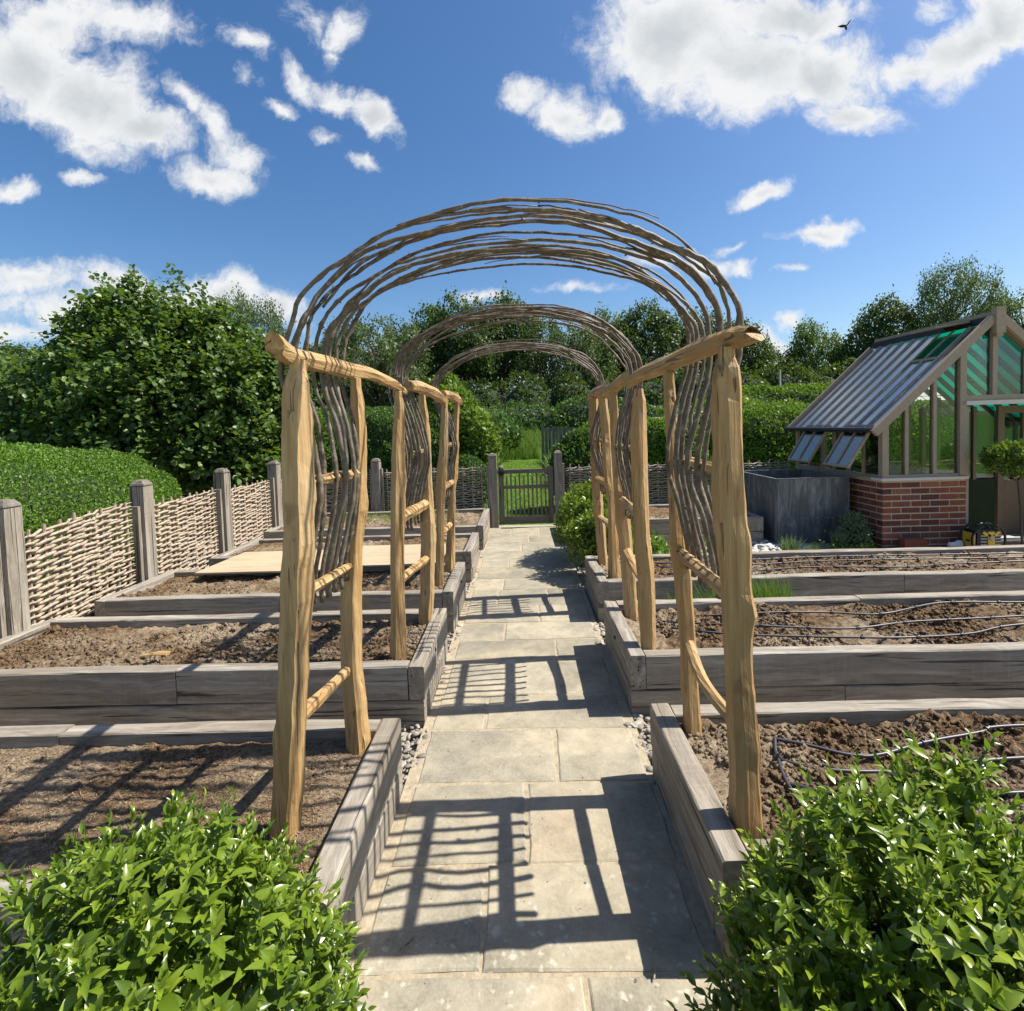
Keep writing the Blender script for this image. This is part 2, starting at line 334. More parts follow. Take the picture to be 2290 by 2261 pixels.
def soilmat():
    m, n = mat('soil'); v = objvec(n, rnd=False)
    a = n.noise(v, 2.2, 4); b = n.noise(v, 45, 6, 0.7); d = n.noise(v, 150, 4, 0.7); big = n.noise(v, 0.8, 2)
    c = n.ramp(b, [(0.32, (0.038, 0.023, 0.013)), (0.5, (0.122, 0.078, 0.043)), (0.66, (0.25, 0.175, 0.105))])
    c = n.mix(n.maprange(a, 0.45, 0.61, 0, 0.85), c, n.ramp(b, [(0.3, (0.13, 0.095, 0.062)), (0.65, (0.37, 0.30, 0.21))]))
    c = n.mix(n.maprange(d, 0.62, 0.70, 0, 0.85), c, (0.42, 0.34, 0.25, 1))
    n.set(n.b.inputs['Base Color'], c); n.b.inputs['Roughness'].default_value = 0.95
    n.b.inputs['Specular IOR Level'].default_value = 0.15
    bump(n, n.math('ADD', b, n.math('MULTIPLY', d, 0.5)), 0.012, 1.0); return m
SOIL = soilmat()
CLOD = plain('soil_clod', (0.13, 0.088, 0.055), 0.95, 0, 0.55, 30, 0.006)
CHIP = leafmat('wood_chip', [(0.0, (0.07, 0.042, 0.024)), (0.5, (0.20, 0.135, 0.078)), (0.9, (0.38, 0.285, 0.18)), (1.0, (0.62, 0.52, 0.37))], 0.85, 0.0, 0.1)
def stonemat():
    m, n = mat('york_stone'); v = objvec(n); tc = n.new('ShaderNodeTexCoord')
    a = n.noise(v, 1.7, 4, 0.55, 0.8); b = n.noise(v, 11, 6, 0.65, 0.5); d = n.noise(v, 90, 4, 0.6)
    c = n.ramp(a, [(0.28, (0.20, 0.185, 0.145)), (0.45, (0.30, 0.27, 0.20)), (0.6, (0.40, 0.35, 0.25)), (0.78, (0.37, 0.285, 0.19))])
    c = n.mix(n.maprange(b, 0.38, 0.66, 0, 0.75), c, n.mix(1.0, c, (0.60, 0.59, 0.57, 1), 'MULTIPLY'))
    c = n.mix(n.maprange(d, 0.35, 0.75, 0, 0.35), c, (0.46, 0.42, 0.33, 1))
    r = orand(n); c = n.mix(n.math('MULTIPLY', r, 0.75), c, n.mix(1.0, c, (0.80, 0.79, 0.77, 1), 'MULTIPLY'))
    w_ = objvec(n, rnd=False); vo = n.new('ShaderNodeTexVoronoi'); vo.inputs['Scale'].default_value = 26
    n.l.new(n.vmath('ADD', tc.outputs['Object'], n.vmath('SCALE', n.noise(tc.outputs['Object'], 30, 3, 0.6, 0, 1), scale=0.05)), vo.inputs[0])
    spots = n.maprange(n.math('ADD', vo.outputs['Distance'], n.math('MULTIPLY', n.noise(tc.outputs['Object'], 3.6, 3), 1.1)), 0.62, 0.80, 1, 0)
    sp = n.new('ShaderNodeSeparateXYZ'); n.l.new(tc.outputs['Object'], sp.inputs[0])
    near = n.maprange(sp.outputs[1], 1.40, 2.1, 0.55, 0.06)
    c = n.mix(n.math('MULTIPLY', spots, near), c, (0.54, 0.52, 0.44, 1))
    dk = n.maprange(n.noise(tc.outputs['Object'], 38, 2, 0.4), 0.735, 0.76); c = n.mix(dk, c, (0.10, 0.09, 0.075, 1))
    n.set(n.b.inputs['Base Color'], c); n.b.inputs['Roughness'].default_value = 0.82
    bump(n, n.math('ADD', n.math('MULTIPLY', a, 1.5), n.math('ADD', b, n.math('MULTIPLY', d, 0.25))), 0.006, 0.75); return m
STONE = stonemat()
MORT = plain('sandy_mortar', (0.33, 0.275, 0.19), 0.92, 0, 0.5, 40, 0.004)
GRAV = plain('gravel_ground', (0.34, 0.30, 0.24), 0.9, 0, 0.5, 30, 0.01)
def grassground():
    m, n = mat('lawn'); v = objvec(n, rnd=False)
    a = n.noise(v, 0.5, 4); b = n.noise(v, 26, 6, 0.75)
    c = n.ramp(b, [(0.3, (0.045, 0.095, 0.013)), (0.52, (0.10, 0.19, 0.022)), (0.72, (0.18, 0.28, 0.045))])
    c = n.mix(n.maprange(a, 0.4, 0.7, 0, 0.5), c, (0.17, 0.23, 0.05, 1))
    n.set(n.b.inputs['Base Color'], c); n.b.inputs['Roughness'].default_value = 0.9; n.b.inputs['Specular IOR Level'].default_value = 0.1
    bump(n, b, 0.02, 1.0); return m
LAWN = grassground()
PEB = leafmat('pebble', [(0.0, (0.11, 0.10, 0.09)), (0.35, (0.24, 0.215, 0.18)), (0.75, (0.38, 0.345, 0.29)), (1.0, (0.62, 0.60, 0.56))], 0.6, 0.0, 0.4)
WPEB = leafmat('white_pebble', [(0.0, (0.25, 0.25, 0.24)), (0.5, (0.46, 0.45, 0.42)), (1.0, (0.74, 0.73, 0.70))], 0.6, 0.0, 0.4)
def brickmat():
    m, n = mat('red_brick'); v = objvec(n); b = n.noise(v, 22, 5, 0.65); d = n.noise(v, 120, 3); r = orand(n)
    c = n.ramp(r, [(0.0, (0.10, 0.034, 0.024)), (0.3, (0.20, 0.058, 0.033)), (0.6, (0.26, 0.078, 0.042)), (0.85, (0.31, 0.115, 0.065)), (1.0, (0.13, 0.06, 0.045))])
    c = n.mix(n.maprange(b, 0.4, 0.75, 0, 0.7), c, n.mix(1.0, c, (0.5, 0.45, 0.45, 1), 'MULTIPLY'))
    c = n.mix(n.maprange(d, 0.6, 0.75, 0, 0.4), c, (0.45, 0.25, 0.17, 1))
    n.set(n.b.inputs['Base Color'], c); n.b.inputs['Roughness'].default_value = 0.88; bump(n, n.math('ADD', b, d), 0.004); return m
BRICK = brickmat()
BMORT = plain('brick_mortar', (0.50, 0.42, 0.32), 0.95, 0, 0.25, 60, 0.003)
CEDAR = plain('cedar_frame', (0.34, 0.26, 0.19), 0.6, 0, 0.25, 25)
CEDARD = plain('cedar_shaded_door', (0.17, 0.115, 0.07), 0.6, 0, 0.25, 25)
COPE = plain('stone_coping', (0.60, 0.57, 0.52), 0.8, 0, 0.12, 18, 0.002)
ALU = plain('grey_roof_bar', (0.36, 0.33, 0.30), 0.42, 0.2, 0.15)
BLK = plain('black_plastic', (0.014, 0.014, 0.016), 0.5, 0, 0.3)
HOSE = plain('drip_hose', (0.035, 0.033, 0.042), 0.42, 0, 0.25)
IRON = plain('black_iron', (0.02, 0.02, 0.02), 0.45, 0.6)
YEL = plain('yellow_plastic', (0.70, 0.44, 0.035), 0.35, 0, 0.08)
LID = plain('rag', (0.78, 0.76, 0.74), 0.85, 0, 0.1)
PLY = None
def plymat():
    m, n = mat('plywood'); v = objvec(n, (1.3, 14, 1.3)); a = n.noise(v, 1.0, 4, 0.6, 1.4); b = n.noise(objvec(n), 3, 3)
    c = n.ramp(a, [(0.3, (0.35, 0.265, 0.165)), (0.6, (0.46, 0.37, 0.245)), (0.8, (0.38, 0.28, 0.165))])
    c = n.mix(n.maprange(b, 0.5, 0.7, 0, 0.4), c, (0.50, 0.38, 0.24, 1))
    n.set(n.b.inputs['Base Color'], c); n.b.inputs['Roughness'].default_value = 0.6; return m
PLY = plymat()
def zincmat():
    m, n = mat('aged_zinc'); v = objvec(n, (9, 9, 1.6)); a = n.noise(v, 1.0, 6, 0.7, 1.5); b = n.noise(objvec(n), 4, 4)
    c = n.ramp(a, [(0.32, (0.055, 0.058, 0.062)), (0.5, (0.14, 0.147, 0.152)), (0.66, (0.29, 0.30, 0.305))])
    c = n.mix(n.maprange(b, 0.4, 0.65, 0, 0.6), c, (0.085, 0.088, 0.092, 1))
    n.set(n.b.inputs['Base Color'], c); n.b.inputs['Roughness'].default_value = 0.5; n.b.inputs['Metallic'].default_value = 0.2
    bump(n, a, 0.003); return m
ZINC = zincmat()
def glassmat(name, tint, refl=0.08, gl=(0.9, 0.95, 1.0), fac_add=0.0, rough=0.03):
    m, n = mat(name); fr = n.new('ShaderNodeFresnel'); fr.inputs[0].default_value = 1.5
    t = n.new('ShaderNodeBsdfTransparent'); t.inputs[0].default_value = c4(tint)
    g = n.new('ShaderNodeBsdfGlossy'); g.inputs[0].default_value = c4(gl); g.inputs['Roughness'].default_value = rough
    x = n.new('ShaderNodeMixShader'); n.set(x.inputs[0], n.math('ADD', n.math('MULTIPLY', fr.outputs[0], 0.8), fac_add, clamp=True))
    n.l.new(t.outputs[0], x.inputs[1]); n.l.new(g.outputs[0], x.inputs[2]); n.l.new(x.outputs[0], n.o.inputs[0]); return m
GLASS = glassmat('clear_glass', (0.86, 0.92, 0.88), gl=(0.55, 0.6, 0.62))
ROOFG = glassmat('roof_glass', (0.30, 0.34, 0.36), gl=(0.66, 0.63, 0.56), fac_add=0.45, rough=0.22)
def meshmat():
    m, n = mat('green_shade_mesh'); v = objvec(n); c = n.mix(n.noise(v, 60, 2), (0.0, 0.07, 0.045, 1), (0.005, 0.12, 0.08, 1))
    n.set(n.b.inputs['Base Color'], c); n.b.inputs['Roughness'].default_value = 0.8
    t = n.new('ShaderNodeBsdfTranslucent'); t.inputs[0].default_value = (0.0, 0.17, 0.105, 1)
    x = n.new('ShaderNodeMixShader'); x.inputs[0].default_value = 0.62
    n.l.new(n.b.outputs[0], x.inputs[1]); n.l.new(t.outputs[0], x.inputs[2]); n.l.new(x.outputs[0], n.o.inputs[0]); return m
SHADE = meshmat()
SHING = bark('cedar_shingle', [(0.14, 0.12, 0.10), (0.27, 0.24, 0.21), (0.42, 0.39, 0.35), (0.22, 0.2, 0.18)], 12)
BIRD = plain('bird_feathers', (0.03, 0.028, 0.03), 0.8)
# ---------------------------------------------------------------- ground
def grid(x0, x1, y0, y1, nx, ny, zf):
    X, Y = np.meshgrid(np.linspace(x0, x1, nx), np.linspace(y0, y1, ny), indexing='ij')
    Z = zf(X, Y); V = np.stack([X, Y, Z], -1).reshape(-1, 3)
    i = (np.arange(nx-1)[:, None]*ny + np.arange(ny-1)[None]).ravel()
    return V, np.stack([i, i+ny, i+ny+1, i+1], -1)
V, F = grid(-9, 12, -6, 8.35, 90, 60, lambda x, y: -0.045 + 0.02*vnoise(x, y, 0.6, 3))
g = part('ground', V, F, GRAV, smooth=True, kind='structure')
def lawnz(x, y):
    bank = np.clip((y-24)/7, 0, 1); bank = bank*bank*(3-2*bank)
    return -0.05 + 0.03*vnoise(x, y, 3, 5) + 0.7*bank*np.clip(1-(y-60)/80, 0, 1)
V, F = grid(-60, 70, 8.36, 120, 120, 140, lawnz)
part('lawn', V, F, LAWN, smooth=True, kind='structure')
V, F = grid(-600, 600, -300, 900, 40, 40, lambda x, y: -0.35 + 0*x)
part('field', V, F, LAWN, kind='structure')

# path: mortar bed and separate flagstones
V, F = grid(-0.575, 0.555, 0.2, 8.02, 24, 140, lambda x, y: -0.0045 + 0.004*vnoise(x, y, 0.05, 8))
path = part('path', V, F, MORT, smooth=True, kind='structure')
rows = [0.75, 1.427, 1.803, 2.228, 2.633, 2.972, 3.449, 3.762, 4.10, 4.50, 4.938, 5.303, 5.746, 6.10, 6.457, 6.96, 7.365, 7.99]
splits = {0: [0.139], 1: [-0.169], 2: [-0.025], 3: [0.121], 4: [-0.244], 5: [0.18], 6: [0.197], 7: [-0.18], 8: [0.10], 9: [-0.27, 0.2], 10: [-0.231], 11: [0.12], 12: [-0.197], 13: [0.26], 14: [-0.05], 15: [0.055], 16: [-0.2, 0.22]}
rg = random.Random(4)
for r in range(len(rows)-1):
    y0, y1 = rows[r], rows[r+1]
    xs = [-0.545] + splits[r] + [0.535]
    for c in range(len(xs)-1):
        j = 0.006
        a, b, e, f = xs[c]+j, xs[c+1]-j, y0+j, y1-j
        if c == 0: a += rg.uniform(0, .03)
        if c == len(xs)-2: b -= rg.uniform(0, .03)
        dy0, dy1 = rg.uniform(-.008, .008), rg.uniform(-.008, .008)
        if c == 0 and r == 1: f -= 0.035   # the left stone of this row is cut shorter
        edge = []
        def seg(p, q, n=5):
            for i in range(n):
                t = i/n; edge.append((p[0]+(q[0]-p[0])*t + rg.uniform(-.0035, .0035), p[1]+(q[1]-p[1])*t + rg.uniform(-.0035, .0035)))
        A, B, Cc, Dd = (a, e+dy0), (b, e-dy0*.5), (b+rg.uniform(-.006, .006), f-dy1*.5), (a+rg.uniform(-.006, .006), f+dy1)
        seg(A, B); seg(B, Cc); seg(Cc, Dd); seg(Dd, A)
        z = rg.uniform(0.0, 0.003); tx, ty = rg.uniform(-.003, .003), rg.uniform(-.003, .003)
        cx, cy = (a+b)/2, (e+f)/2; n = len(edge); V = []
        for k, ins, dz in ((0, 0, -.03), (1, 0, -.004), (2, .007, 0)):
            for (x, y) in edge:
                xx = x + (ins if x < cx else -ins); yy = y + (ins if y < cy else -ins)
                V.append((xx, yy, z + dz + tx*(x-cx) + ty*(y-cy) + (rg.uniform(-.0012, .0012) if k else 0)))
        F = []
        for k in range(2):
            for i in range(n): i2 = (i+1) % n; F.append((k*n+i, k*n+i2, (k+1)*n+i2, (k+1)*n+i))
        V.append((cx, cy, z+.001)); F += [(2*n+i, 2*n+(i+1) % n, 3*n) for i in range(n)]
        part('flagstone', V, F, STONE, path, origin=(cx*0, 0, 0))

# pebbles beside the path and between the beds
ICO_V = []; 
def ico():
    bm = bmesh.new(); bmesh.ops.create_icosphere(bm, subdivisions=1, radius=1.0)
    V = np.array([v.co[:] for v in bm.verts]); F = np.array([[v.index for v in f.verts] for f in bm.faces]); bm.free(); return V, F
IV, IF = ico()
def ico2():
    bm = bmesh.new(); bmesh.ops.create_icosphere(bm, subdivisions=2, radius=1.0)
    V = np.array([v.co[:] for v in bm.verts]); F = np.array([[v.index for v in f.verts] for f in bm.faces]); bm.free(); return V, F
IV2, IF2 = ico2()
def rocks(name, P, smin, smax, mat_, parent=None, flat=0.6, kind='stuff', seed=1, jit=0.25, hi=False):
    r = np.random.RandomState(seed); N = len(P); T, TF = (IV2, IF2) if hi else (IV, IF)
    S = (smin+(smax-smin)*r.rand(N, 1)**2.2)*r.uniform(0.6, 1.4, (N, 3)); S[:, 2] *= flat
    a = r.uniform(0, 2*pi, N); X = np.stack([np.cos(a), np.sin(a), r.uniform(-.3, .3, N)], -1); X = norm(X)
    Z = norm(np.cross(X, np.stack([-np.sin(a), np.cos(a), r.uniform(-.3, .3, N)], -1))); Y = np.cross(Z, X)
    V, F = scatter(T, TF, P, X, Y, Z, S)
    V = V.reshape(N, len(T), 3); V += (r.uniform(-1, 1, V.shape)*jit*S[:, None, :1]); 
    return part(name, V.reshape(-1, 3), F, mat_, parent, smooth=hi, kind=kind)
r = np.random.RandomState(11); P = []
for (x0, x1, y0, y1, n) in [(-0.75, -0.53, 2.18, 2.75, 170), (0.50, 0.72, 2.2, 2.78, 170), (-0.75, -0.53, 3.58, 3.98, 110), (0.5, 0.72, 3.62, 4.12, 120), (-.75, -.53, 4.75, 5.3, 130), (-.75, -.53, 6.1, 6.62, 120), (-2.6, -.75, 2.22, 2.7, 260), (.7, 2.8, 2.25, 2.76, 240), (-.565, -.54, 1.3, 8, 40), (0.55, 1.9, 4.9, 6.6, 300)]:
    P.append(np.stack([r.uniform(x0, x1, n), r.uniform(y0, y1, n), r.uniform(-.02, .0, n)], -1))
pb = rocks('pebbles', np.concatenate(P), 0.009, 0.026, PEB, hi=True, jit=.14, flat=.5, seed=2)
tagm(pb, 'grey and white pebbles loose in the gaps beside the flagstone path', 'pebbles', kind='stuff')
P = np.stack([r.uniform(2.45, 3.5, 420), r.uniform(5.35, 6.75, 420), r.uniform(-.03, 0.0, 420)], -1)
tagm(rocks('white_cobbles', P, 0.02, 0.045, WPEB, hi=True, jit=.08, seed=3), 'white cobbles on the ground left of the metal water tank', 'cobbles', kind='stuff')
V, F = grid(3.3, 6.6, 5.02, 6.15, 30, 12, lambda x, y: -0.01 + .006*vnoise(x, y, .3, 5))
part('pavement', V, F, STONE, smooth=True, kind='structure')

# ---------------------------------------------------------------- raised beds
def sleeper(axis, a0, a1, c0, c1, z0, z1, seed):
    """a beam along axis (0 = x, 1 = y) between a0,a1; cross-range c0,c1; bevelled, slightly uneven edges"""
    rr = random.Random(seed); n = max(2, int(abs(a1-a0)/0.14)); be = 0.006
    ring = [(c0+be, z0), (c1-be, z0), (c1, z0+be), (c1, z1-be), (c1-be, z1), (c0+be, z1), (c0, z1-be), (c0, z0+be)]
    V = []; F = []; ph = rr.uniform(0, 6)
    for i in range(n+1):
        a = a0 + (a1-a0)*i/n
        w1 = .0025*sin(a*3+ph) ; w2 = .003*sin(a*2.1+ph*2)
        for k, (c, z) in enumerate(ring):
            jj = rr.uniform(-.0022, .0022); zz = z + (w2 + jj if z > (z0+z1)/2 else 0); cc = c + w1 + rr.uniform(-.0015, .0015)
            if rr.random() < .04 and z > (z0+z1)/2: zz -= .006
            V.append((a, cc, zz) if axis == 0 else (cc, a, zz))
    for i in range(n):
        for k in range(8):
            k2 = (k+1) % 8; q = (i*8+k, (i+1)*8+k, (i+1)*8+k2, i*8+k2)
            F.append(q if axis == 0 else q[::-1])
    c = tuple(range(8)); d = tuple(n*8+k for k in range(8))
    F.append(c if axis == 0 else c[::-1]); F.append(d[::-1] if axis == 0 else d)
    return V, F
SEED = [100]
def add_sl(parent, *a):
    SEED[0] += 1; V, F = sleeper(*a, SEED[0])
    o = part('sleeper', V, F, OAK[a[0]], parent); return o
def bed(label, xin, xout, y0, y1, soil, jn=(), jn2=(), jf=(), zt=0.32, cell=0.012, xs=None, clods=0, chips=0, seed=1):
    """xin: the side along the path, xout: the far end"""
    t = 0.085; s = 1 if xout > xin else -1
    b = thing('raised_bed', label, 'raised bed', (xin, y0, 0), 'timber raised beds along the path')
    zu, zl, zm = 0.132, -0.04, 0.129
    ain, bin_ = sorted((xin, xin+s*t)); ao, bo = sorted((xout, xout-s*t))
    g = 0.0025
    # upper course: side beams run through, end beams butt between; lower course the other way round
    add_sl(b, 1, y0, y1, ain, bin_, zu, zt); add_sl(b, 1, y0, y1, ao, bo, zu, zt-.004)
    L0, L1 = (bin_+g, ao-g) if s > 0 else (bo+g, ain-g)
    def run(ys, yt, za, zb, l0, l1, joints):
        p = [l0] + sorted(joints) + [l1]
        for i in range(len(p)-1):
            add_sl(b, 0, p[i]+(g if i else 0), p[i+1]-g*.5, ys, yt, za, zb - random.uniform(0, .004))
    run(y0+.002, y0+t, zu, zt, L0, L1, jn); run(y1-t, y1-.002, zu, zt, L0, L1, jf)
    l0, l1 = sorted((xin+s*.003, xout)); run(y0+.004, y0+t, zl, zm, l0, l1, jn2); run(y1-t, y1-.004, zl, zm, l0, l1, ())
    add_sl(b, 1, y0+t+g, y1-t-g, ain+.003, bin_, zl, zm); add_sl(b, 1, y0+t+g, y1-t-g, ao, bo-.003, zl, zm)
    # soil
    sx0, sx1 = (bin_-.01, ao+.01) if s > 0 else (bo-.01, ain+.01)
    amp, base = soil
    def zf(x, y):
        n1 = vnoise(x, y, .22, seed); n2 = vnoise(x, y, .07, seed+1); n3 = vnoise(x, y, .03, seed+2); n4 = vnoise(x, y, .014, seed+3)
        rough = 0.35 + 0.9*vnoise(x, y, .5, seed+9)
        return base + amp*rough*((n1-.5)*.8 + np.maximum(n2-.45, 0)*1.6 + np.maximum(n3-.4, 0)*.9 + (n4-.5)*.35)
    nx = int((sx1-sx0)/cell)+2; ny = int((y1-y0-2*t+.02)/cell)+2
    V, F = grid(sx0, sx1, y0+t-.01, y1-t+.01, nx, ny, zf)
    if s < 0 or True: pass
    part('soil', V, F, SOIL, b, smooth=False, kind='stuff')
    rr = np.random.RandomState(seed+50)
    if clods:
        x = rr.uniform(sx0+.02, sx1-.02, clods); y = rr.uniform(y0+t+.02, y1-t-.02, clods)
        keep = vnoise(x, y, .35, seed+60) > .38; x, y = x[keep], y[keep]
        P = np.stack([x, y, zf(x, y)+.002], -1)
        rocks('soil_clods', P, .0025, .015, SOIL, b, .85, seed=seed, jit=.5)
    if chips:
        x = rr.uniform(sx0+.01, sx1-.01, chips); y = rr.uniform(y0+t+.01, y1-t-.01, chips)
        P = np.stack([x, y, zf(x, y)+.004], -1); a = rr.uniform(0, 2*pi, chips)
        d = np.stack([np.cos(a), np.sin(a), rr.uniform(-.35, .45, chips)], -1)
        X, Y, Z = frames(d, rr, spread=.3)
        S = np.stack([rr.uniform(.0012, .0035, chips), rr.uniform(.004, .016, chips), np.ones(chips)], -1)
        T = [(-.5, -.5, 0), (.5, -.5, 0), (.35, .5, 0), (-.35, .5, 0)]
        V, F = scatter(T, np.array([[0, 1, 2, 3]]), P, X, Y, Z, S)
        part('bark_chips', V, F, CHIP, b, kind='stuff')
    return b, zf
BL1, ZL1 = bed('left raised bed nearest the camera, bark mulch crossed by post shadows', -0.575, -3.35, 1.33, 2.215, (.017, .265), jf=(-2.05,), cell=.009, clods=700, chips=26000, seed=1)
BL2, ZL2 = bed('second left raised bed with one pale wood offcut on its dry soil', -0.57, -3.45, 2.70, 3.58, (.035, .262), jn=(-1.93,), jf=(-1.5,), cell=.011, clods=4500, chips=4500, seed=20)
BL3, ZL3 = bed('third left raised bed, plain brown soil in front of the plywood sheet', -0.575, -3.42, 3.93, 4.82, (.045, .262), jn=(-1.95,), cell=.014, clods=1500, chips=2200, seed=40)
BL4, ZL4 = bed('fourth left raised bed, partly covered by a plywood sheet', -0.56, -3.30, 5.22, 6.16, (.04, .262), cell=.018, clods=700, seed=60)
BL5, ZL5 = bed('last left raised bed, weedy soil in front of the back fence', -0.54, -3.42, 6.58, 7.96, (.04, .262), cell=.02, clods=700, seed=80)
BR1, ZR1 = bed('right raised bed nearest the camera, behind the glossy shrub', 0.545, 3.4, 1.44, 2.28, (.045, .262), jf=(2.6,), cell=.009, clods=9000, chips=2500, seed=101)
BR2, ZR2 = bed('second right raised bed with three drip hoses wavering over clods', 0.555, 4.2, 2.76, 3.66, (.045, .262), jn=(), jn2=(1.72,), jf=(2.33,), cell=.011, clods=9000, chips=1500, seed=121)
BR3, ZR3 = bed('third right raised bed, drip hoses along its back timber', 0.575, 5.6, 4.10, 4.93, (.045, .262), jn=(3.02,), cell=.015, clods=5000, seed=141)
BR4, ZR4 = bed('far right raised bed behind the leafy path shrub, reddish soil', 0.62, 3.1, 6.66, 7.92, (.03, .27), cell=.02, clods=400, seed=161)

for b_, y_, z_ in ((BL2, 3.06, .25), (BL3, 4.42, .25), (BL4, 5.80, .24), (BR2, 3.2, .24)):
    x_ = -.574 if b_ is not BR2 else .556; sgn = 1 if b_ is not BR2 else -1
    V, F = tube([(x_, y_, z_), (x_+sgn*.007, y_, z_), (x_+sgn*.012, y_, z_)], [.014, .013, .008], 8); part('bolt_head', V, F, IRON, b_)
# drip hoses
def hose(b, label, pts, zf, name='drip_hose', r=.0070, seed=1):
    rr = random.Random(seed)
    C = catmull([(x, y, 0) for x, y in pts], 14)
    C = [(c[0], c[1], float(zf(np.array([c[0]]), np.array([c[1]]))[0])) for c in C]
    zs = [max(c[2] for c in C[max(0, i-6):i+7]) for i in range(len(C))]
    zs = [sum(zs[max(0, i-9):i+10])/len(zs[max(0, i-9):i+10]) for i in range(len(zs))]
    C = [(c[0], c[1], z+r+.002) for c, z in zip(C, zs)]
    t = thing(name, label, 'drip hose', C[0], 'black drip hoses lying on the right-hand beds')
    V, F = tube(C, r, 8); part('pipe', V, F, HOSE, t, smooth=True)
    acc = 0; nxt = rr.uniform(.1, .3)
    for i in range(1, len(C)):
        acc += (Vector(C[i])-Vector(C[i-1])).length
        if acc > nxt:
            nxt += .30; d = (Vector(C[i])-Vector(C[i-1])).normalized(); p = Vector(C[i])
            V, F = tube([p-d*.011, p-d*.009, p+d*.009, p+d*.011], [r*1.1, r*1.7, r*1.7, r*1.1], 8)
            o = MB().add(V, F); V, F = tube([p+Vector((0, 0, r)), p+Vector((0, 0, r+.011))], [.005, .004], 6); o.add(V, F)
            o.build('dripper', BLK, t, smooth=False)
    return t
hose(BR1, 'black header pipe joining the hoses in the nearest right bed', [(0.994, 2.055), (.965, 1.99), (0.949, 1.939), (0.917, 1.834), (.905, 1.70)], ZR1, seed=1)
hose(BR1, 'drip hose along the back of the nearest right bed', [(0.994, 2.055), (1.097, 2.017), (1.231, 1.963), (1.35, 1.959), (1.579, 2.019), (1.817, 2.054), (2.012, 2.077), (3.2, 2.10)], ZR1, seed=2)
hose(BR1, 'middle drip hose in the nearest right bed, passing behind the shrub tip', [(0.949, 1.939), (1.042, 1.881), (1.164, 1.857), (1.359, 1.86), (1.559, 1.87), (1.846, 1.904), (3.2, 1.93)], ZR1, seed=3)
hose(BR1, 'front drip hose in the nearest right bed, mostly behind the shrub', [(0.91, 1.80), (1.08, 1.723), (1.419, 1.723), (1.695, 1.747), (3.2, 1.77)], ZR1, seed=4)
hose(BR2, 'back drip hose in the second right bed', [(1.177, 3.388), (1.486, 3.388), (1.992, 3.394), (2.341, 3.352), (2.819, 3.49), (3.382, 3.50), (4.05, 3.50)], ZR2, seed=5)
hose(BR2, 'middle drip hose in the second right bed', [(0.875, 3.287), (1.186, 3.207), (1.73, 3.141), (2.073, 3.129), (2.482, 3.206), (3.168, 3.28), (4.05, 3.32)], ZR2, seed=6)
hose(BR2, 'front drip hose in the second right bed', [(0.888, 3.132), (1.157, 3.053), (1.653, 3.003), (2.161, 2.96), (2.607, 3.018), (2.995, 3.099), (4.05, 3.12)], ZR2, seed=7)
hose(BR3, 'drip hose against the back timber of the third right bed', [(1.2, 4.68), (2.05, 4.70), (2.899, 4.76), (4.5, 4.72), (5.4, 4.72)], ZR3, seed=8)
hose(BR3, 'middle drip hose in the third right bed', [(1.2, 4.55), (2.022, 4.58), (2.568, 4.62), (3.568, 4.59), (4.404, 4.565), (5.4, 4.56)], ZR3, seed=9)
hose(BR3, 'front drip hose in the third right bed, curving back to the right', [(1.2, 4.33), (2.009, 4.349), (2.405, 4.361), (3.233, 4.35), (3.664, 4.45), (4.341, 4.47), (5.4, 4.45)], ZR3, seed=10)

# plywood sheets lying on the third and fourth left beds
V, F = box(-3.02, -1.78, 4.55, 5.32, .335, .350); V = [(x+ (y-4.5)*.06, y-.0*x, z) for x, y, z in V]
tagm(part('plywood_sheet', V, F, PLY), 'pale plywood sheet bridging two left beds beside the wattle fence', 'plywood sheet', 'plywood sheets')
V, F = box(-1.76, -0.80, 4.66, 5.46, .338, .352)
tagm(part('plywood_sheet', V, F, PLY), 'plywood sheet seen between the left arch posts', 'plywood sheet', 'plywood sheets')
# pale wood offcut on bed two
C = [(-2.30, 2.93, .31), (-2.26, 2.935, .312), (-2.20, 2.94, .318), (-2.13, 2.935, .318)]
V, F = tube(C, [.004, .012, .022, .024], 7, flat=.45)
tagm(part('wood_offcut', V, F, CW[0]), 'small pale wood offcut on the soil of the second left bed', 'wood offcut')

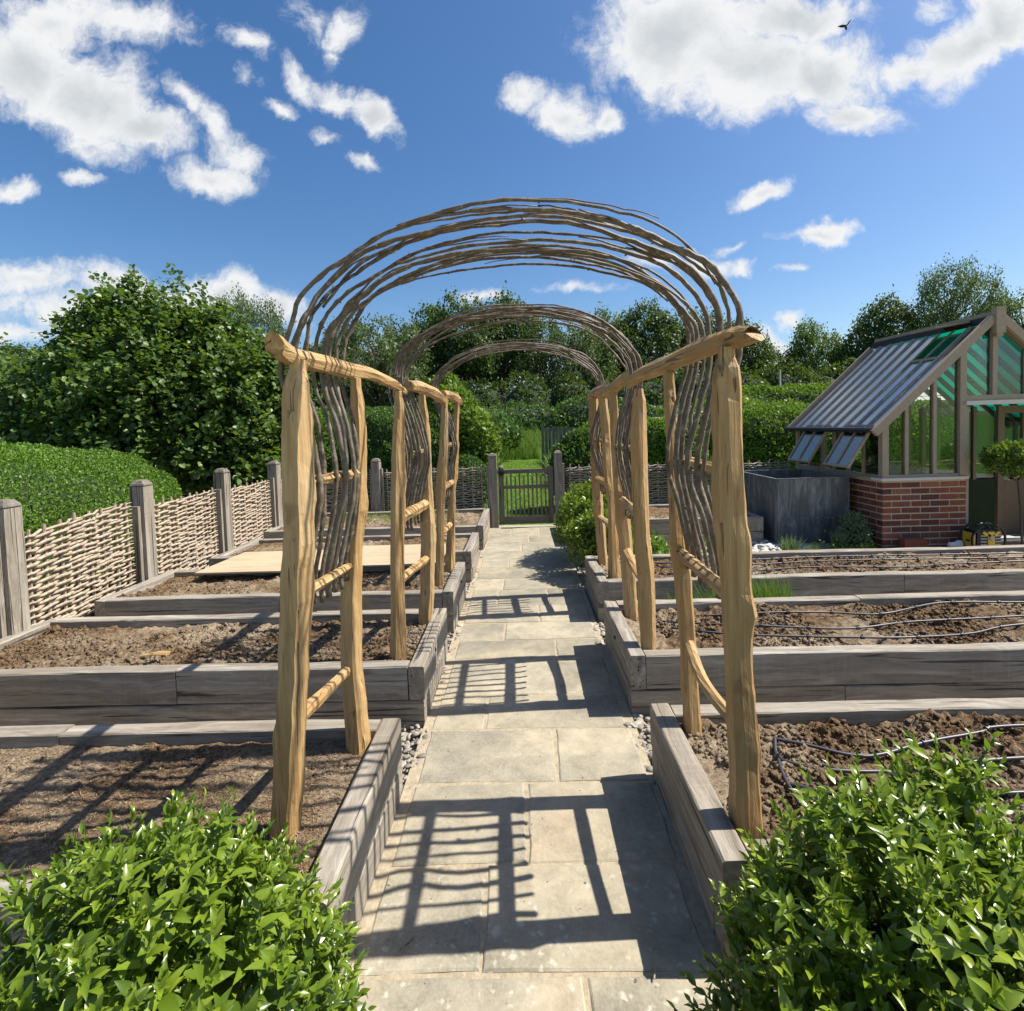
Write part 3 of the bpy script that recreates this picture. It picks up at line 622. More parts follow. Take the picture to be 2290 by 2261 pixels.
# ---------------------------------------------------------------- arched pergola
arch = thing('arched_pergola', 'long arched tunnel of pale cleft posts and bent rods over the stone path', 'pergola', (0, 3.3, 0))
POST = [
(1.668, 1.63, 1.69, [(1.817, -0.72, 0.055), (1.74, -0.73, 0.097), (1.453, -0.741, 0.104), (1.277, -0.746, 0.097), (1.064, -0.764, 0.107), (0.83, -0.785, 0.1), (0.685, -0.8, 0.099), (0.503, -0.818, 0.103), (0.27, -0.844, 0.102)]),
(2.127, 2.09, 2.20, [(1.799, -0.684, 0.049), (1.693, -0.682, 0.071), (1.529, -0.684, 0.067), (1.293, -0.696, 0.066), (1.069, -0.732, 0.087), (0.842, -0.748, 0.093), (0.613, -0.756, 0.095), (0.428, -0.75, 0.105), (0.27, -0.744, 0.112)]),
(2.936, 2.90, 2.97, [(1.796, -0.699, 0.046), (1.721, -0.699, 0.07), (1.398, -0.716, 0.089), (1.18, -0.728, 0.099), (0.851, -0.745, 0.092), (0.548, -0.752, 0.097), (0.27, -0.762, 0.113)]),
(3.559, 3.43, 3.52, [(1.808, -0.682, 0.055), (1.668, -0.678, 0.082), (1.479, -0.674, 0.082), (1.223, -0.678, 0.086), (0.886, -0.678, 0.104), (0.543, -0.695, 0.098), (0.27, -0.72, 0.105)]),
(4.271, 4.26, 4.30, [(1.821, -0.631, 0.053), (1.764, -0.637, 0.062), (1.45, -0.658, 0.071), (1.215, -0.68, 0.089), (1.094, -0.696, 0.085), (0.897, -0.704, 0.071), (0.501, -0.724, 0.072), (0.27, -0.741, 0.09)]),
(4.802, 4.66, 4.74, [(1.82, -0.602, 0.055), (1.518, -0.618, 0.055), (1.183, -0.648, 0.07), (0.988, -0.68, 0.07), (0.631, -0.7, 0.075), (0.27, -0.724, 0.096)]),
(1.662, 1.60, 1.68, [(1.811, 0.66, 0.048), (1.739, 0.656, 0.087), (1.514, 0.661, 0.086), (1.411, 0.66, 0.094), (1.288, 0.664, 0.096), (1.196, 0.676, 0.103), (1.074, 0.68, 0.089), (0.833, 0.686, 0.082), (0.532, 0.7, 0.087), (0.264, 0.706, 0.1)]),
(2.131, 2.13, 2.26, [(1.778, 0.611, 0.046), (1.718, 0.615, 0.052), (1.444, 0.624, 0.053), (1.211, 0.631, 0.057), (1.088, 0.636, 0.06), (0.931, 0.658, 0.075), (0.621, 0.674, 0.073), (0.27, 0.687, 0.082)]),
(2.975, 2.90, 2.98, [(1.77, 0.682, 0.057), (1.734, 0.682, 0.085), (1.477, 0.672, 0.107), (1.231, 0.675, 0.098), (0.984, 0.68, 0.099), (0.672, 0.702, 0.108), (0.27, 0.708, 0.099)]),
(3.672, 3.48, 3.58, [(1.797, 0.662, 0.06), (1.453, 0.67, 0.076), (1.208, 0.687, 0.09), (0.994, 0.705, 0.106), (0.69, 0.729, 0.092), (0.457, 0.744, 0.099), (0.27, 0.754, 0.107)]),
(4.372, 4.32, 4.38, [(1.81, 0.696, 0.076), (1.512, 0.718, 0.089), (1.246, 0.726, 0.099), (0.881, 0.754, 0.081), (0.519, 0.757, 0.096), (0.27, 0.756, 0.114)]),
(4.967, 4.78, 4.86, [(1.812, 0.696, 0.092), (1.201, 0.707, 0.102), (0.787, 0.715, 0.098), (0.583, 0.736, 0.098), (0.27, 0.752, 0.093)])]
# each entry: distance at which the table was surveyed, distance of foot and head; rescale the table to the leaning axis
def _lean(e):
    y0, ya, yb, T = e; out = []
    for z, x, w_ in T:
        t = min(1, max(0, (z-.27)/1.5)); y = ya+(yb-ya)*t; k = y/y0
        out.append((1.6+(z-1.6)*k if z > 1.0 else z, x*k, w_*k))
    return (ya, yb, out)
POST = [_lean(e) for e in POST]
def py(i, z): t = min(1, max(0, (z-.27)/1.5)); return POST[i][0]+(POST[i][1]-POST[i][0])*t
def interp(T, z):
    for a, b in zip(T, T[1:]):
        if a[0] >= z >= b[0]:
            t = (a[0]-z)/(a[0]-b[0]); t = t*t*(3-2*t)
            return a[1]+(b[1]-a[1])*t, a[2]+(b[2]-a[2])*t
    return (T[0][1:] if z > T[0][0] else T[-1][1:])
for pi_, (Ya_, Yb_, T) in enumerate(POST):
    rr = random.Random(40+pi_); n = 9
    ang = [2*pi*k/n + rr.uniform(-.2, .2) + .3 for k in range(n)]
    rad0 = [rr.uniform(.82, 1.12) for k in range(n)]
    zt = T[0][0] + .02; zb = .19; m_ = 46; V = []; F = []
    knots = [(rr.uniform(.45, 1.5), rr.uniform(0, 6.28), rr.uniform(.004, .010)) for _ in range(3)]
    if pi_ == 0: knots.append((1.22, -0.9, .014))
    if pi_ == 6: knots.append((0.98, -0.6, .015))
    neckz = T[1][0]
    for i in range(m_+1):
        z = zt + (zb-zt)*i/m_; x, wd = interp(T, min(z, T[0][0]))
        R = wd/2/1.0
        dep = max(R, .036) if z < neckz+.0 else R
        for k in range(n):
            q = rad0[k]*(1 + .025*sin(z*5+k*2.1+pi_) + .012*sin(z*17+k*1.3))
            c, s_ = cos(ang[k]), sin(ang[k])
            b_ = sum(kk[2]*math.exp(-((z-kk[0])/.045)**2)*max(0, cos(ang[k]-kk[1]))**2 for kk in knots)
            if z > neckz-.05 and k % 3 == 0: q *= .84      # axe-cut facets at the neck
            V.append((x + c*(R*q+b_) + rr.uniform(-.0014, .0014), py(pi_, z) + s_*(dep*q+b_), z + rr.uniform(-.004, .004)))
    for i in range(m_):
        for k in range(n): k2 = (k+1) % n; F.append((i*n+k, (i+1)*n+k, (i+1)*n+k2, i*n+k2))
    F.append(tuple(range(n))); F.append(tuple(m_*n+k for k in range(n))[::-1])
    part('post', V, F, CW[2], arch)
def logpart(name, P, R, axis, n=7, seed=1, flat=None, endcut=None):
    rr = random.Random(seed); C = catmull(P, 8); m_ = len(C)
    # radius interpolation along the control points
    RR = []
    for i in range(m_):
        t = i/8; a = min(int(t), len(R)-2); f = t-a; RR.append(R[a]*(1-f)+R[a+1]*f)
    prof = [rr.uniform(.84, 1.12) for _ in range(n)]
    V, F = tube(C, RR, n); V = [list(v) for v in V]
    for i in range(m_):
        for k in range(n):
            v = V[i*n+k]; c = C[i]
            q = prof[k]*(1+.05*sin(i*.55+k*2.2+seed)) * (1+rr.uniform(-.012, .012))
            for a in range(3): v[a] = c[a] + (v[a]-c[a])*q*((flat if (flat and a == 0) else 1))
            if endcut and i == 0: v[1] += endcut*(v[2]-c[2])/R[0]*.5
    part(name, V, F, CW[axis], arch)
logpart('beam', [(-.765, 1.60, 1.880), (-.755, 1.70, 1.852), (-.745, 1.9, 1.858), (-.74, 2.15, 1.862), (-.735, 2.5, 1.876), (-.715, 2.85, 1.858), (-.700, 3.12, 1.825)], [.043, .037, .040, .040, .036, .032, .020], 1, seed=3, flat=.85, endcut=-.05)
logpart('beam', [(-.70, 3.22, 1.872), (-.69, 3.6, 1.885), (-.665, 3.95, 1.87), (-.645, 4.34, 1.825)], [.034, .042, .045, .035], 1, seed=5)
logpart('beam', [(-.645, 4.22, 1.876), (-.62, 4.6, 1.88), (-.605, 4.95, 1.852), (-.60, 5.05, 1.845)], [.036, .044, .042, .03], 1, seed=6)
logpart('beam', [(.705, 1.56, 1.850), (.69, 1.69, 1.860), (.672, 1.95, 1.860), (.66, 2.3, 1.852), (.665, 2.8, 1.858), (.68, 3.12, 1.850), (.685, 3.25, 1.835)], [.030, .039, .041, .042, .042, .040, .03], 1, seed=7, flat=.85, endcut=.12)
logpart('beam', [(.668, 3.3, 1.885), (.672, 3.7, 1.86), (.69, 4.1, 1.85), (.70, 4.3, 1.83)], [.036, .043, .042, .034], 1, seed=8)
logpart('beam', [(.70, 4.12, 1.885), (.70, 4.6, 1.885), (.70, 5.0, 1.875), (.70, 5.22, 1.86)], [.036, .046, .05, .03], 1, seed=9)
def px(i, z): return interp(POST[i][2], z)[0]
def rung(i, j, z0, z1, r0, r1, sag=0.0, out=0.0, seed=1, xs=0.0):
    a = (px(i, z0)+xs, py(i, z0), z0); b = (px(j, z1)+xs, py(j, z1), z1)
    mid = ((a[0]+b[0])/2+out, (a[1]+b[1])/2, (z0+z1)/2-sag)
    logpart('rung', [a, mid, b], [r0, (r0+r1)/2, r1], 1, n=7, seed=seed)
rung(0, 1, .635, .60, .026, .018, seed=21); rung(0, 1, 1.055, 1.03, .025, .018, seed=22); rung(0, 1, 1.43, 1.42, .020, .020, seed=23)
rung(2, 3, .72, .72, .026, .024, seed=24); rung(2, 3, 1.08, 1.09, .034, .030, seed=25); rung(2, 3, 1.44, 1.44, .02, .02, seed=26)
rung(4, 5, .70, .71, .026, .026, seed=27); rung(4, 5, 1.08, 1.10, .030, .030, seed=28); rung(4, 5, 1.45, 1.45, .02, .02, seed=29)
rung(6, 7, .60, .66, .021, .026, .02, -.02, seed=31); rung(6, 7, 1.02, 1.04, .028, .024, -.0, seed=32); rung(6, 7, 1.43, 1.44, .02, .02, seed=33)
rung(8, 9, .66, .72, .022, .030, .015, seed=34); rung(8, 9, 1.05, 1.07, .028, .028, seed=35); rung(8, 9, 1.44, 1.44, .02, .02, seed=36)
rung(10, 11, .72, .72, .026, .026, seed=37); rung(10, 11, 1.08, 1.08, .028, .028, seed=38); rung(10, 11, 1.44, 1.44, .02, .02, seed=39)
def rod(side, ybot, ybeam, yap, xr, th, seed, r0=.0125, a=.765, h=.437, zc=1.873):
    """one bent rod: foot at the rung on one side, woven upwards, over the path and down the other side to angle th"""
    rr = random.Random(seed); s = side
    xb = xr*s    # rung line x (signed)
    def X(off): return xb + s*off
    P = [(X(.030), ybot+rr.uniform(-.01, .01), .965+rr.uniform(-.02, .01)), (X(.034), ybot, 1.05), (X(-.005), ybot*.8+ybeam*.2+rr.uniform(-.012, .012), 1.24), (X(-.030+rr.uniform(-.026, .016)), ybot*.55+ybeam*.45+rr.uniform(-.012, .012), 1.42), (X(-.008), ybot*.3+ybeam*.7+rr.uniform(-.012, .012), 1.62), (X(.045), ybeam+rr.uniform(-.006, .006), 1.80)]
    dh = rr.uniform(-.034, .014); N = 15; ph1, ph2, ph3 = [rr.uniform(0, 6.28) for _ in range(3)]; am = rr.uniform(.010, .028)
    for i in range(1, N+1):
        t = th*i/N
        ex = .93; q = 1 + (am*sin(t*3.3+ph1) + .006*sin(t*8+ph2))*min(1, i/4) + rr.uniform(-.006, .006)
        cx = math.copysign(abs(cos(t))**ex, cos(t)); sz = abs(sin(t))**ex
        f = sin(min(t, pi/2)) if t < pi/2 else 1
        y = ybeam + (yap-ybeam)*f + (.022*sin(t*2.6+ph3) + .010*sin(t*7+ph1))*min(1, i/4) + rr.uniform(-.007, .007)
        X_ = s*cx*a*q
        if X_ > 0: X_ *= .945                        # the right shoulder of every hoop is drawn in
        P.append((X_, y, zc + sz*(h+dh)*q))
    C = catmull(P, 3); m_ = len(C)
    R = [r0*(1-.62*(i/m_)**1.15) for i in range(m_)]
    for i in range(3, m_-2):
        if rr.random() < .16: R[i] *= 1.32
        C[i] = C[i] + np.array([rr.uniform(-.0022, .0022) for _ in range(3)])
    V, F = tube(C, R, 7); mb = MB().add(V, F)
    for i in range(5, m_-3):                       # side-shoot stubs left by the knife
        if rr.random() < .13:
            p = Vector(C[i]); d = Vector(C[i+1])-p; d.normalize(); q = Vector([rr.uniform(-1, 1) for _ in range(3)]); q = (q - d*q.dot(d)).normalized()
            V, F = tube([p, p+(q*.8+d*.7)*R[i]*2.1], [R[i]*.6, R[i]*.35], 5); mb.add(V, F)
    for _ in range(2):                             # thinner side stems that leave the rod and follow the curve
        if rr.random() < .75:
            a0 = rr.randint(16, max(17, m_-22)); ln = rr.randint(9, 16); off = Vector([rr.uniform(-1, 1) for _ in range(3)]).normalized()*rr.uniform(.02, .045)
            Q = [Vector(C[a0+k_])+off*(k_/ln)**.8 for k_ in range(min(ln, m_-a0-1))]
            if len(Q) > 4:
                V, F = tube(Q, [R[a0]*.62*(1-.6*k_/len(Q)) for k_ in range(len(Q))], 6); mb.add(V, F)
    mb.build('bent_rod', ROD, arch, smooth=True)
sd = 300
def bay(iA, iB, iC, iD, yl, yr, n, r0, apL=None, apR=None):
    global sd
    for side, i, j, ys, ap in ((-1, iA, iB, yl, apL), (1, iC, iD, yr, apR)):
        ya, yb_ = py(i, 1.1)+.065, py(j, 1.1)-.045
        for k in range(n):
            sd += 1; ybt = ya + (yb_-ya)*k/(n-1); ybm = ys[k]
            xr = abs(px(i, 1.2) + (px(j, 1.2)-px(i, 1.2))*k/(n-1))
            rod(side, ybt, ybm, (ap[k] if ap else ybm)+random.uniform(-.02, .02), xr, radians(random.choice([118, 128, 140, 150, 158])), sd, r0*random.uniform(.72, 1.18))
bay(0, 1, 6, 7, [1.70, 1.77, 1.85, 1.94, 2.01, 2.07, 2.13, 2.19], [1.70, 1.78, 1.86, 1.94, 2.01, 2.07, 2.13, 2.20], 8, .0108,
    [1.72, 1.77, 1.80, 1.93, 2.02, 2.08, 2.14, 2.23], [1.71, 1.75, 1.81, 1.95, 2.04, 2.09, 2.15, 2.24])
bay(2, 3, 8, 9, list(np.linspace(3.02, 3.43, 8)), list(np.linspace(3.05, 3.48, 8)), 8, .0092)
bay(4, 5, 10, 11, list(np.linspace(4.36, 4.68, 7)), list(np.linspace(4.44, 4.78, 7)), 7, .0088)
# ---------------------------------------------------------------- wattle fence
def fence_post(x, y, h, label, ang=0.0, w_=.125, battens=(1, 1), z0=-.05, hb=.98):
    t = thing('fence_post', label, 'fence post', (x, y, 0), 'grey oak posts between the wattle hurdles')
    ca, sa = cos(ang), sin(ang)
    def tr(V): return [(x + a*ca - b*sa, y + a*sa + b*ca, z) for a, b, z in V]
    r_ = w_/2
    V = []; F = []
    lv = [(r_, z0), (r_, h-.062), (r_-.006, h-.060), (r_-.006, h-.054), (r_, h-.052), (r_-.004, h-.036), (r_*.62, h-.008), (r_*.2, h)]
    for q, z in lv: V += [(-q, -q, z), (q, -q, z), (q, q, z), (-q, q, z)]
    for i in range(len(lv)-1):
        for k in range(4): k2 = (k+1) % 4; F.append((i*4+k, i*4+k2, (i+1)*4+k2, (i+1)*4+k))
    F.append((0, 3, 2, 1)); e = (len(lv)-1)*4; F.append((e, e+1, e+2, e+3))
    part('shaft', tr(V[:8]), [f for f in F[:4]] + [(0, 3, 2, 1), (4, 5, 6, 7)], OAK[2], t)
    part('cap', tr(V[8:]), [tuple(i-8 for i in f) for f in F[8:-2]] + [tuple(i-8 for i in F[-1])], OAKD[2], t)
    for s in (-1, 1):
        if battens[0 if s < 0 else 1]:
            V2, F2 = box(s*r_+(0 if s > 0 else -.035), s*r_+(.035 if s > 0 else 0), -.03, .03, z0, hb)
            V2 = [(a+s*.001, b, z) for a, b, z in V2]; part('batten', tr(V2), F2, OAK[2], t)
    return t
def hurdle(p, q, h0, h1, label, m_, rows=27, ups=9, seed=1, arcd=.0, z0=.06, seg=16):
    """woven panel between two posts; p,q ground points; every strand its own mesh"""
    rr = random.Random(seed); p = np.array(p, float); q = np.array(q, float); L = np.linalg.norm(q-p); d = (q-p)/L; n = np.array([-d[1], d[0]])
    t = thing('wattle_hurdle', label, 'wattle hurdle', (p[0], p[1], 0), 'woven hazel hurdles round the garden')
    def W(u, off, z): a = p + d*u + n*off; return (a[0], a[1], z)
    us = [L*(i+.5)/ups for i in range(ups)]
    top = lambda u: h0+(h1-h0)*(u/L) + arcd*sin(pi*u/L)
    for u in us:
        V, F = tube([W(u+rr.uniform(-.01, .01), 0, z0-.05), W(u, 0, .5), W(u+rr.uniform(-.01, .01), rr.uniform(-.006, .006), top(u)+rr.uniform(.0, .024))], [.013, .012, .010], 6)
        part('upright', V, F, m_, t)
    sp = L/ups
    for r in range(rows):
        par = r % 2; fr = (r+.3)/rows
        cuts = sorted([0, L] + [L*rr.uniform(.25, .75)]) if rr.random() < .8 else [0, L]
        for c in range(len(cuts)-1):
            a = max(0, cuts[c]-rr.uniform(.05, .16)*(c > 0)); b = min(L, cuts[c+1]+rr.uniform(.05, .16)*(c < len(cuts)-2))
            tilt = rr.uniform(.02, .05); N = max(8, int((b-a)/.045)); pts = []; ra = []
            r0 = rr.uniform(.0135, .0180)
            for i in range(N+1):
                u = a+(b-a)*i/N; zz = z0 + (top(u)-z0-.01)*fr + tilt*((u-a)/(b-a)-.5)
                off = .021*cos(pi*(u-us[0])/sp + pi*par)
                zz += .006*cos(pi*(u-us[0])/sp*2+par) 
                pts.append(W(u, off + rr.uniform(-.002, .002), zz+rr.uniform(-.003, .003)))
                e = min(i, N-i)/N; ra.append(r0*(1-.35*(i/N))*(.35+.65*min(1, e*9)))
            V, F = tube(pts, ra, 6, flat=.9); part('strand', V, F, m_, t, smooth=True)
    return t
FX = -3.50
ys = [3.34, 4.58, 5.83, 7.08]
for k, (y, lb) in enumerate(zip(ys, ['leftmost grey oak fence post, cut by the left edge of the picture', 'grey oak fence post with dark cap in front of the round clipped hedge', 'grey oak fence post under the big hazel bush', 'grey oak fence post just left of the nearest left arch post'])):
    fence_post(FX+.02, y, 1.215, lb, ang=pi/2, w_=.125)
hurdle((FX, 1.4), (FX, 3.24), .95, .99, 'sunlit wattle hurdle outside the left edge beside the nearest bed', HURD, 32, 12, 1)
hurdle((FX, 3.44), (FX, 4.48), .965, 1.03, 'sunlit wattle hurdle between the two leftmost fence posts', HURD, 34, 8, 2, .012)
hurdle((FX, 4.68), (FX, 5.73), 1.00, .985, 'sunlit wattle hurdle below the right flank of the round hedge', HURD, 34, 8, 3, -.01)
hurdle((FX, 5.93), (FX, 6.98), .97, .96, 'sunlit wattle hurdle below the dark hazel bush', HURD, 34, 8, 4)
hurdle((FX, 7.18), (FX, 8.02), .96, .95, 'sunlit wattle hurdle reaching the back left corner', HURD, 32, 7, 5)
BY = 8.10
fence_post(-3.45, BY, 1.18, 'grey oak corner post at the back left of the fence')
fence_post(-2.34, BY, 1.15, 'dark grey oak post in the back fence between the two left arch bays', w_=.13)
fence_post(-.475, BY-.02, 1.175, 'left gatepost with pyramid cap, latch beside it', w_=.125, battens=(1, 0))
fence_post(.555, BY-.02, 1.19, 'right gatepost with pyramid cap beside the leafy path shrub', w_=.125, battens=(0, 1))
fence_post(2.46, BY, 1.15, 'oak post in the back fence behind the right arch posts')
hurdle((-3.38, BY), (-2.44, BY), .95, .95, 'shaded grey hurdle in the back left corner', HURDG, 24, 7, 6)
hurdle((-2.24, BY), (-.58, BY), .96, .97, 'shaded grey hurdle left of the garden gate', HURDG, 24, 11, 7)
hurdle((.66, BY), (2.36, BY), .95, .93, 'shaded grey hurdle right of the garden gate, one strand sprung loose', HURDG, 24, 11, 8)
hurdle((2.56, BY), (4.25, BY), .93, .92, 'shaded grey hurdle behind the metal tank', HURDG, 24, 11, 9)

# gate
gate = thing('garden_gate', 'low grey oak slatted gate at the end of the flagstone path', 'gate', (0.04, 8.1, 0))
gy0, gy1 = 8.085, 8.125
gx0, gx1 = -.395, .475
def gb(name, x0, x1, z0, z1, y0=gy0, y1=gy1, m_=None, par=None):
    V, F = box(x0, x1, y0, y1, z0, z1); return part(name, V, F, m_ or OAKD[2], par or gate)
st = gb('stile', gx0, gx0+.085, .04, .93); V, F = tube([(gx0+.042, 8.105, .93), (gx0+.042, 8.105, .955), (gx0+.042, 8.105, .972)], [.042, .040, .015], 8); part('rounded_head', V, F, OAKD[2], st)
gb('stile', gx1-.085, gx1, .04, .945); gb('top_rail', gx0+.087, gx1-.087, .84, .905, m_=OAKD[0]); gb('bottom_rail', gx0+.087, gx1-.087, .04, .155, m_=OAKD[0]); gb('middle_rail', gx0+.087, gx1-.087, .60, .652, gy0-.012, gy0-.002, m_=OAKD[0])
for k in range(10):
    x = gx0+.118+k*.068; tall = k % 2
    V, F = box(x, x+.026, gy0+.002, gy1-.006, .156, .838 if tall else .79); part('slat', V, F, OAKD[2], gate)
lt = thing('gate_latch', 'black iron ring latch on the left of the gate', 'latch', (gx0+.0, 8.07, .86))
lt.parent = gate; lt.location = Vector(lt.location) - gate.location; del lt['category']; del lt['label']; ORG[lt.name] = np.array((gx0, 8.07, .86))
for a in (tube([(gx0-.03, 8.05, .865), (gx0+.14, 8.05, .855)], .009, 6), tube([(gx0+.05+.03*cos(t), 8.045, .855+.03*sin(t)) for t in np.linspace(0, 2*pi, 14)], .007, 6), box(gx0+.02, gx0+.09, 8.06, 8.083, .825, .885), box(gx0-.045, gx0-.015, 8.03, 8.07, .835, .895)):
    part('latch_piece', a[0], a[1], IRON, lt)

# ---------------------------------------------------------------- greenhouse
GX0, GX1, GXE = 4.306, 5.29, 7.03; GY0, GY1 = 6.20, 8.10; WZ = .80
gh = thing('greenhouse', 'timber and glass greenhouse on a red brick dwarf wall with vents open', 'greenhouse', (GX0, GY0, 0))
wall = part('dwarf_wall', *box(GX0+.004, GX1-.004, GY0+.004, GY0+.20, -.06, WZ), BMORT, gh)
part('dwarf_wall', *box(GX0+.004, GX0+.20, GY0+.202, GY1, -.06, WZ), BMORT, gh)
side = bpy.data.objects['dwarf_wall.001']; ORG[side.name] = np.array((GX0, GY0, 0.))
bl, bh, bt, jn_ = .215, .062, .1, .0125
BH = 0.0767; brickmeshes = []
def brickV(x0, x1, y0, y1, z0, z1, rr):
    c = .003; V = []; 
    for z, e in ((z0, c), (z0+c, 0), (z1-c, 0), (z1, c)):
        for (x, y) in ((x0+e, y0+e), (x1-e, y0+e), (x1-e, y1-e), (x0+e, y1-e)):
            V.append((x+rr.uniform(-.0015, .0015), y+rr.uniform(-.0015, .0015), z+rr.uniform(-.001, .001)))
    F = [(0, 3, 2, 1), (12, 13, 14, 15)]
    for i in range(3):
        for k in range(4): k2 = (k+1) % 4; F.append((i*4+k, i*4+k2, (i+1)*4+k2, (i+1)*4+k))
    return V, F
rr = random.Random(5)
for c in range(11):
    z0 = -.055 + c*BH; z1 = z0+bh
    half = c % 2
    # front face
    x = GX0
    first = True
    while x < GX1-.03:
        L_ = bl if not (first and half) else .102
        x1 = min(x+L_, GX1); V, F = brickV(x, x1, GY0+rr.uniform(-.002, .002), GY0+.1, z0, z1, rr); part('brick', V, F, BRICK, wall)
        x = x1+jn_; first = False
    y = GY0 + (.102+jn_ if not half else .215+jn_); 
    if half:
        pass
    while y < GY1-.03:
        y1 = min(y+bl, GY1); V, F = brickV(GX0+rr.uniform(-.002, .002), GX0+.1, y, y1, z0, z1, rr); part('brick', V, F, BRICK, side)
        y = y1+jn_
for c in range(11):      # the corner brick's long face on the odd courses
    if c % 2:
        z0 = -.055+c*BH; V, F = brickV(GX0-.0005, GX0+.1, GY0+.1025, GY0+.215, z0, z0+bh, rr); part('brick', V, F, BRICK, side)
part('coping', *box(GX0-.03, GX1+.01, GY0-.03, GY0+.16, WZ, WZ+.03), COPE, gh)
part('coping', *box(GX0-.03, GX0+.16, GY0+.162, GY1, WZ, WZ+.03), CEDAR, gh)
EZ = 1.47; AX, AZ = 5.62, 2.71; slope = (AZ-EZ)/(AX-GX0)
rz = lambda x: EZ + (x-GX0)*slope if x <= AX else AZ-(x-AX)*slope
zs0 = WZ+.03
def post(name, x0, x1, y0, y1, z0, z1, m_=CEDAR, par=gh):
    V, F = box(x0, x1, y0, y1, z0, z1); return part(name, V, F, m_, par)
post('corner_post', GX0, GX0+.075, GY0, GY0+.075, zs0, rz(GX0+.03))
post('sill', GX0+.076, GX1-.076, GY0+.005, GY0+.07, zs0, zs0+.035)
for x in (4.60, 4.93): 
    V, F = box(x-.02, x+.02, GY0+.008, GY0+.066, zs0+.036, rz(x)-.03); part('mullion', V, F, CEDAR, gh)
post('corner_post', GX1-.075, GX1, GY0-.004, GY0+.08, zs0, rz(GX1-.04)-.02)
post('jamb', GX1+.002, GX1+.04, GY0+.01, GY0+.09, -.05, 1.66)
# the lintel over the recessed porch and the upper gable
post('lintel', GX1-.02, GXE, GY0-.03, GY0+.05, 1.675, 1.725, COPE)
post('transom', GX1+.001, GXE, GY0+.002, GY0+.06, 1.726, 1.79)
post('king_post', AX-.028, AX+.028, GY0-.002, GY0+.062, 1.791, AZ-.03)
for x in (6.0, 6.34): post('mullion', x-.018, x+.018, GY0+.006, GY0+.06, 1.791, rz(x)-.03)
# finial
V = []; lv = [(.05, AZ+.11), (.05, AZ-.22), (.02, AZ-.275)]
V, F = box(AX-.055, AX+.055, GY0-.075, GY0-.005, AZ-.20, AZ+.10); fo = part('finial', V, F, CEDAR, gh)
V, F = bar((AX, GY0-.04, AZ-.20), (AX, GY0-.04, AZ-.24), .07, .045, (0, 1, 0)); part('drop', V, F, CEDAR, fo)
# rakes (barge boards)
for s in (-1, 1):
    xe = AX + s*(AX-GX0+.12); ze = AZ-(AX-GX0+.12)*slope
    V, F = bar((xe, GY0-.025, ze+.02), (AX+s*.056, GY0-.025, AZ+.02-.05*slope), .05, .095); part('barge_board', V, F, CEDAR, gh)
# gable glass
def pane(poly, y, m_=GLASS, name='pane', par=gh, th=.004):
    n = len(poly); V = [(x, y, z) for x, z in poly] + [(x, y+th, z) for x, z in poly]
    F = [tuple(range(n)), tuple(range(2*n-1, n-1, -1))] + [(i, (i+n), (i+1) % n+n, (i+1) % n) for i in range(n)]
    return part(name, V, F, m_, par)
yg = GY0+.035
for a, b in ((GX0+.076, 4.579), (4.621, 4.909), (4.951, GX1-.076)):
    pane([(a, zs0+.036), (b, zs0+.036), (b, rz(b)-.05), (a, rz(a)-.05)], yg)
for a, b in ((GX1+.001, AX-.03), (AX+.03, 5.98), (6.02, 6.32), (6.36, 6.95)):
    pane([(a, 1.792), (b, 1.792), (b, max(1.80, rz(b)-.05)), (a, max(1.80, rz(a)-.05))], yg)
# side wall: posts, glass, eaves plate, gutter
NB = 9
for k in range(1, 7):
    y = GY0+.075+(GY1-GY0-.075)*k/6
    post('side_post', GX0+.01, GX0+.05, y-.02, y+.02, zs0, EZ-.06)
post('eaves_plate', GX0+.0, GX0+.07, GY0+.076, GY1, EZ-.06, EZ-.005)
post('side_sill', GX0+.004, GX0+.06, GY0+.076, GY1, zs0, zs0+.03)
V, F = tube([(GX0-.115, GY0-.02, EZ-.055), (GX0-.115, GY1+.12, EZ-.055)], .032, 8); part('gutter', V, F, BLK, gh)
V, F = tube([(GX0-.115, GY1+.10, EZ-.06), (GX0-.115, GY1+.10, EZ-.17)], .022, 8); part('downpipe', V, F, BLK, gh)
for k in range(6):
    if k in (1, 3): continue
    y0 = GY0+.075+(GY1-GY0-.075)*k/6+.022; y1 = GY0+.075+(GY1-GY0-.075)*(k+1)/6-.022
    V, F = box(GX0+.028, GX0+.032, y0, y1, zs0+.031, EZ-.062); part('pane', V, F, GLASS, gh)
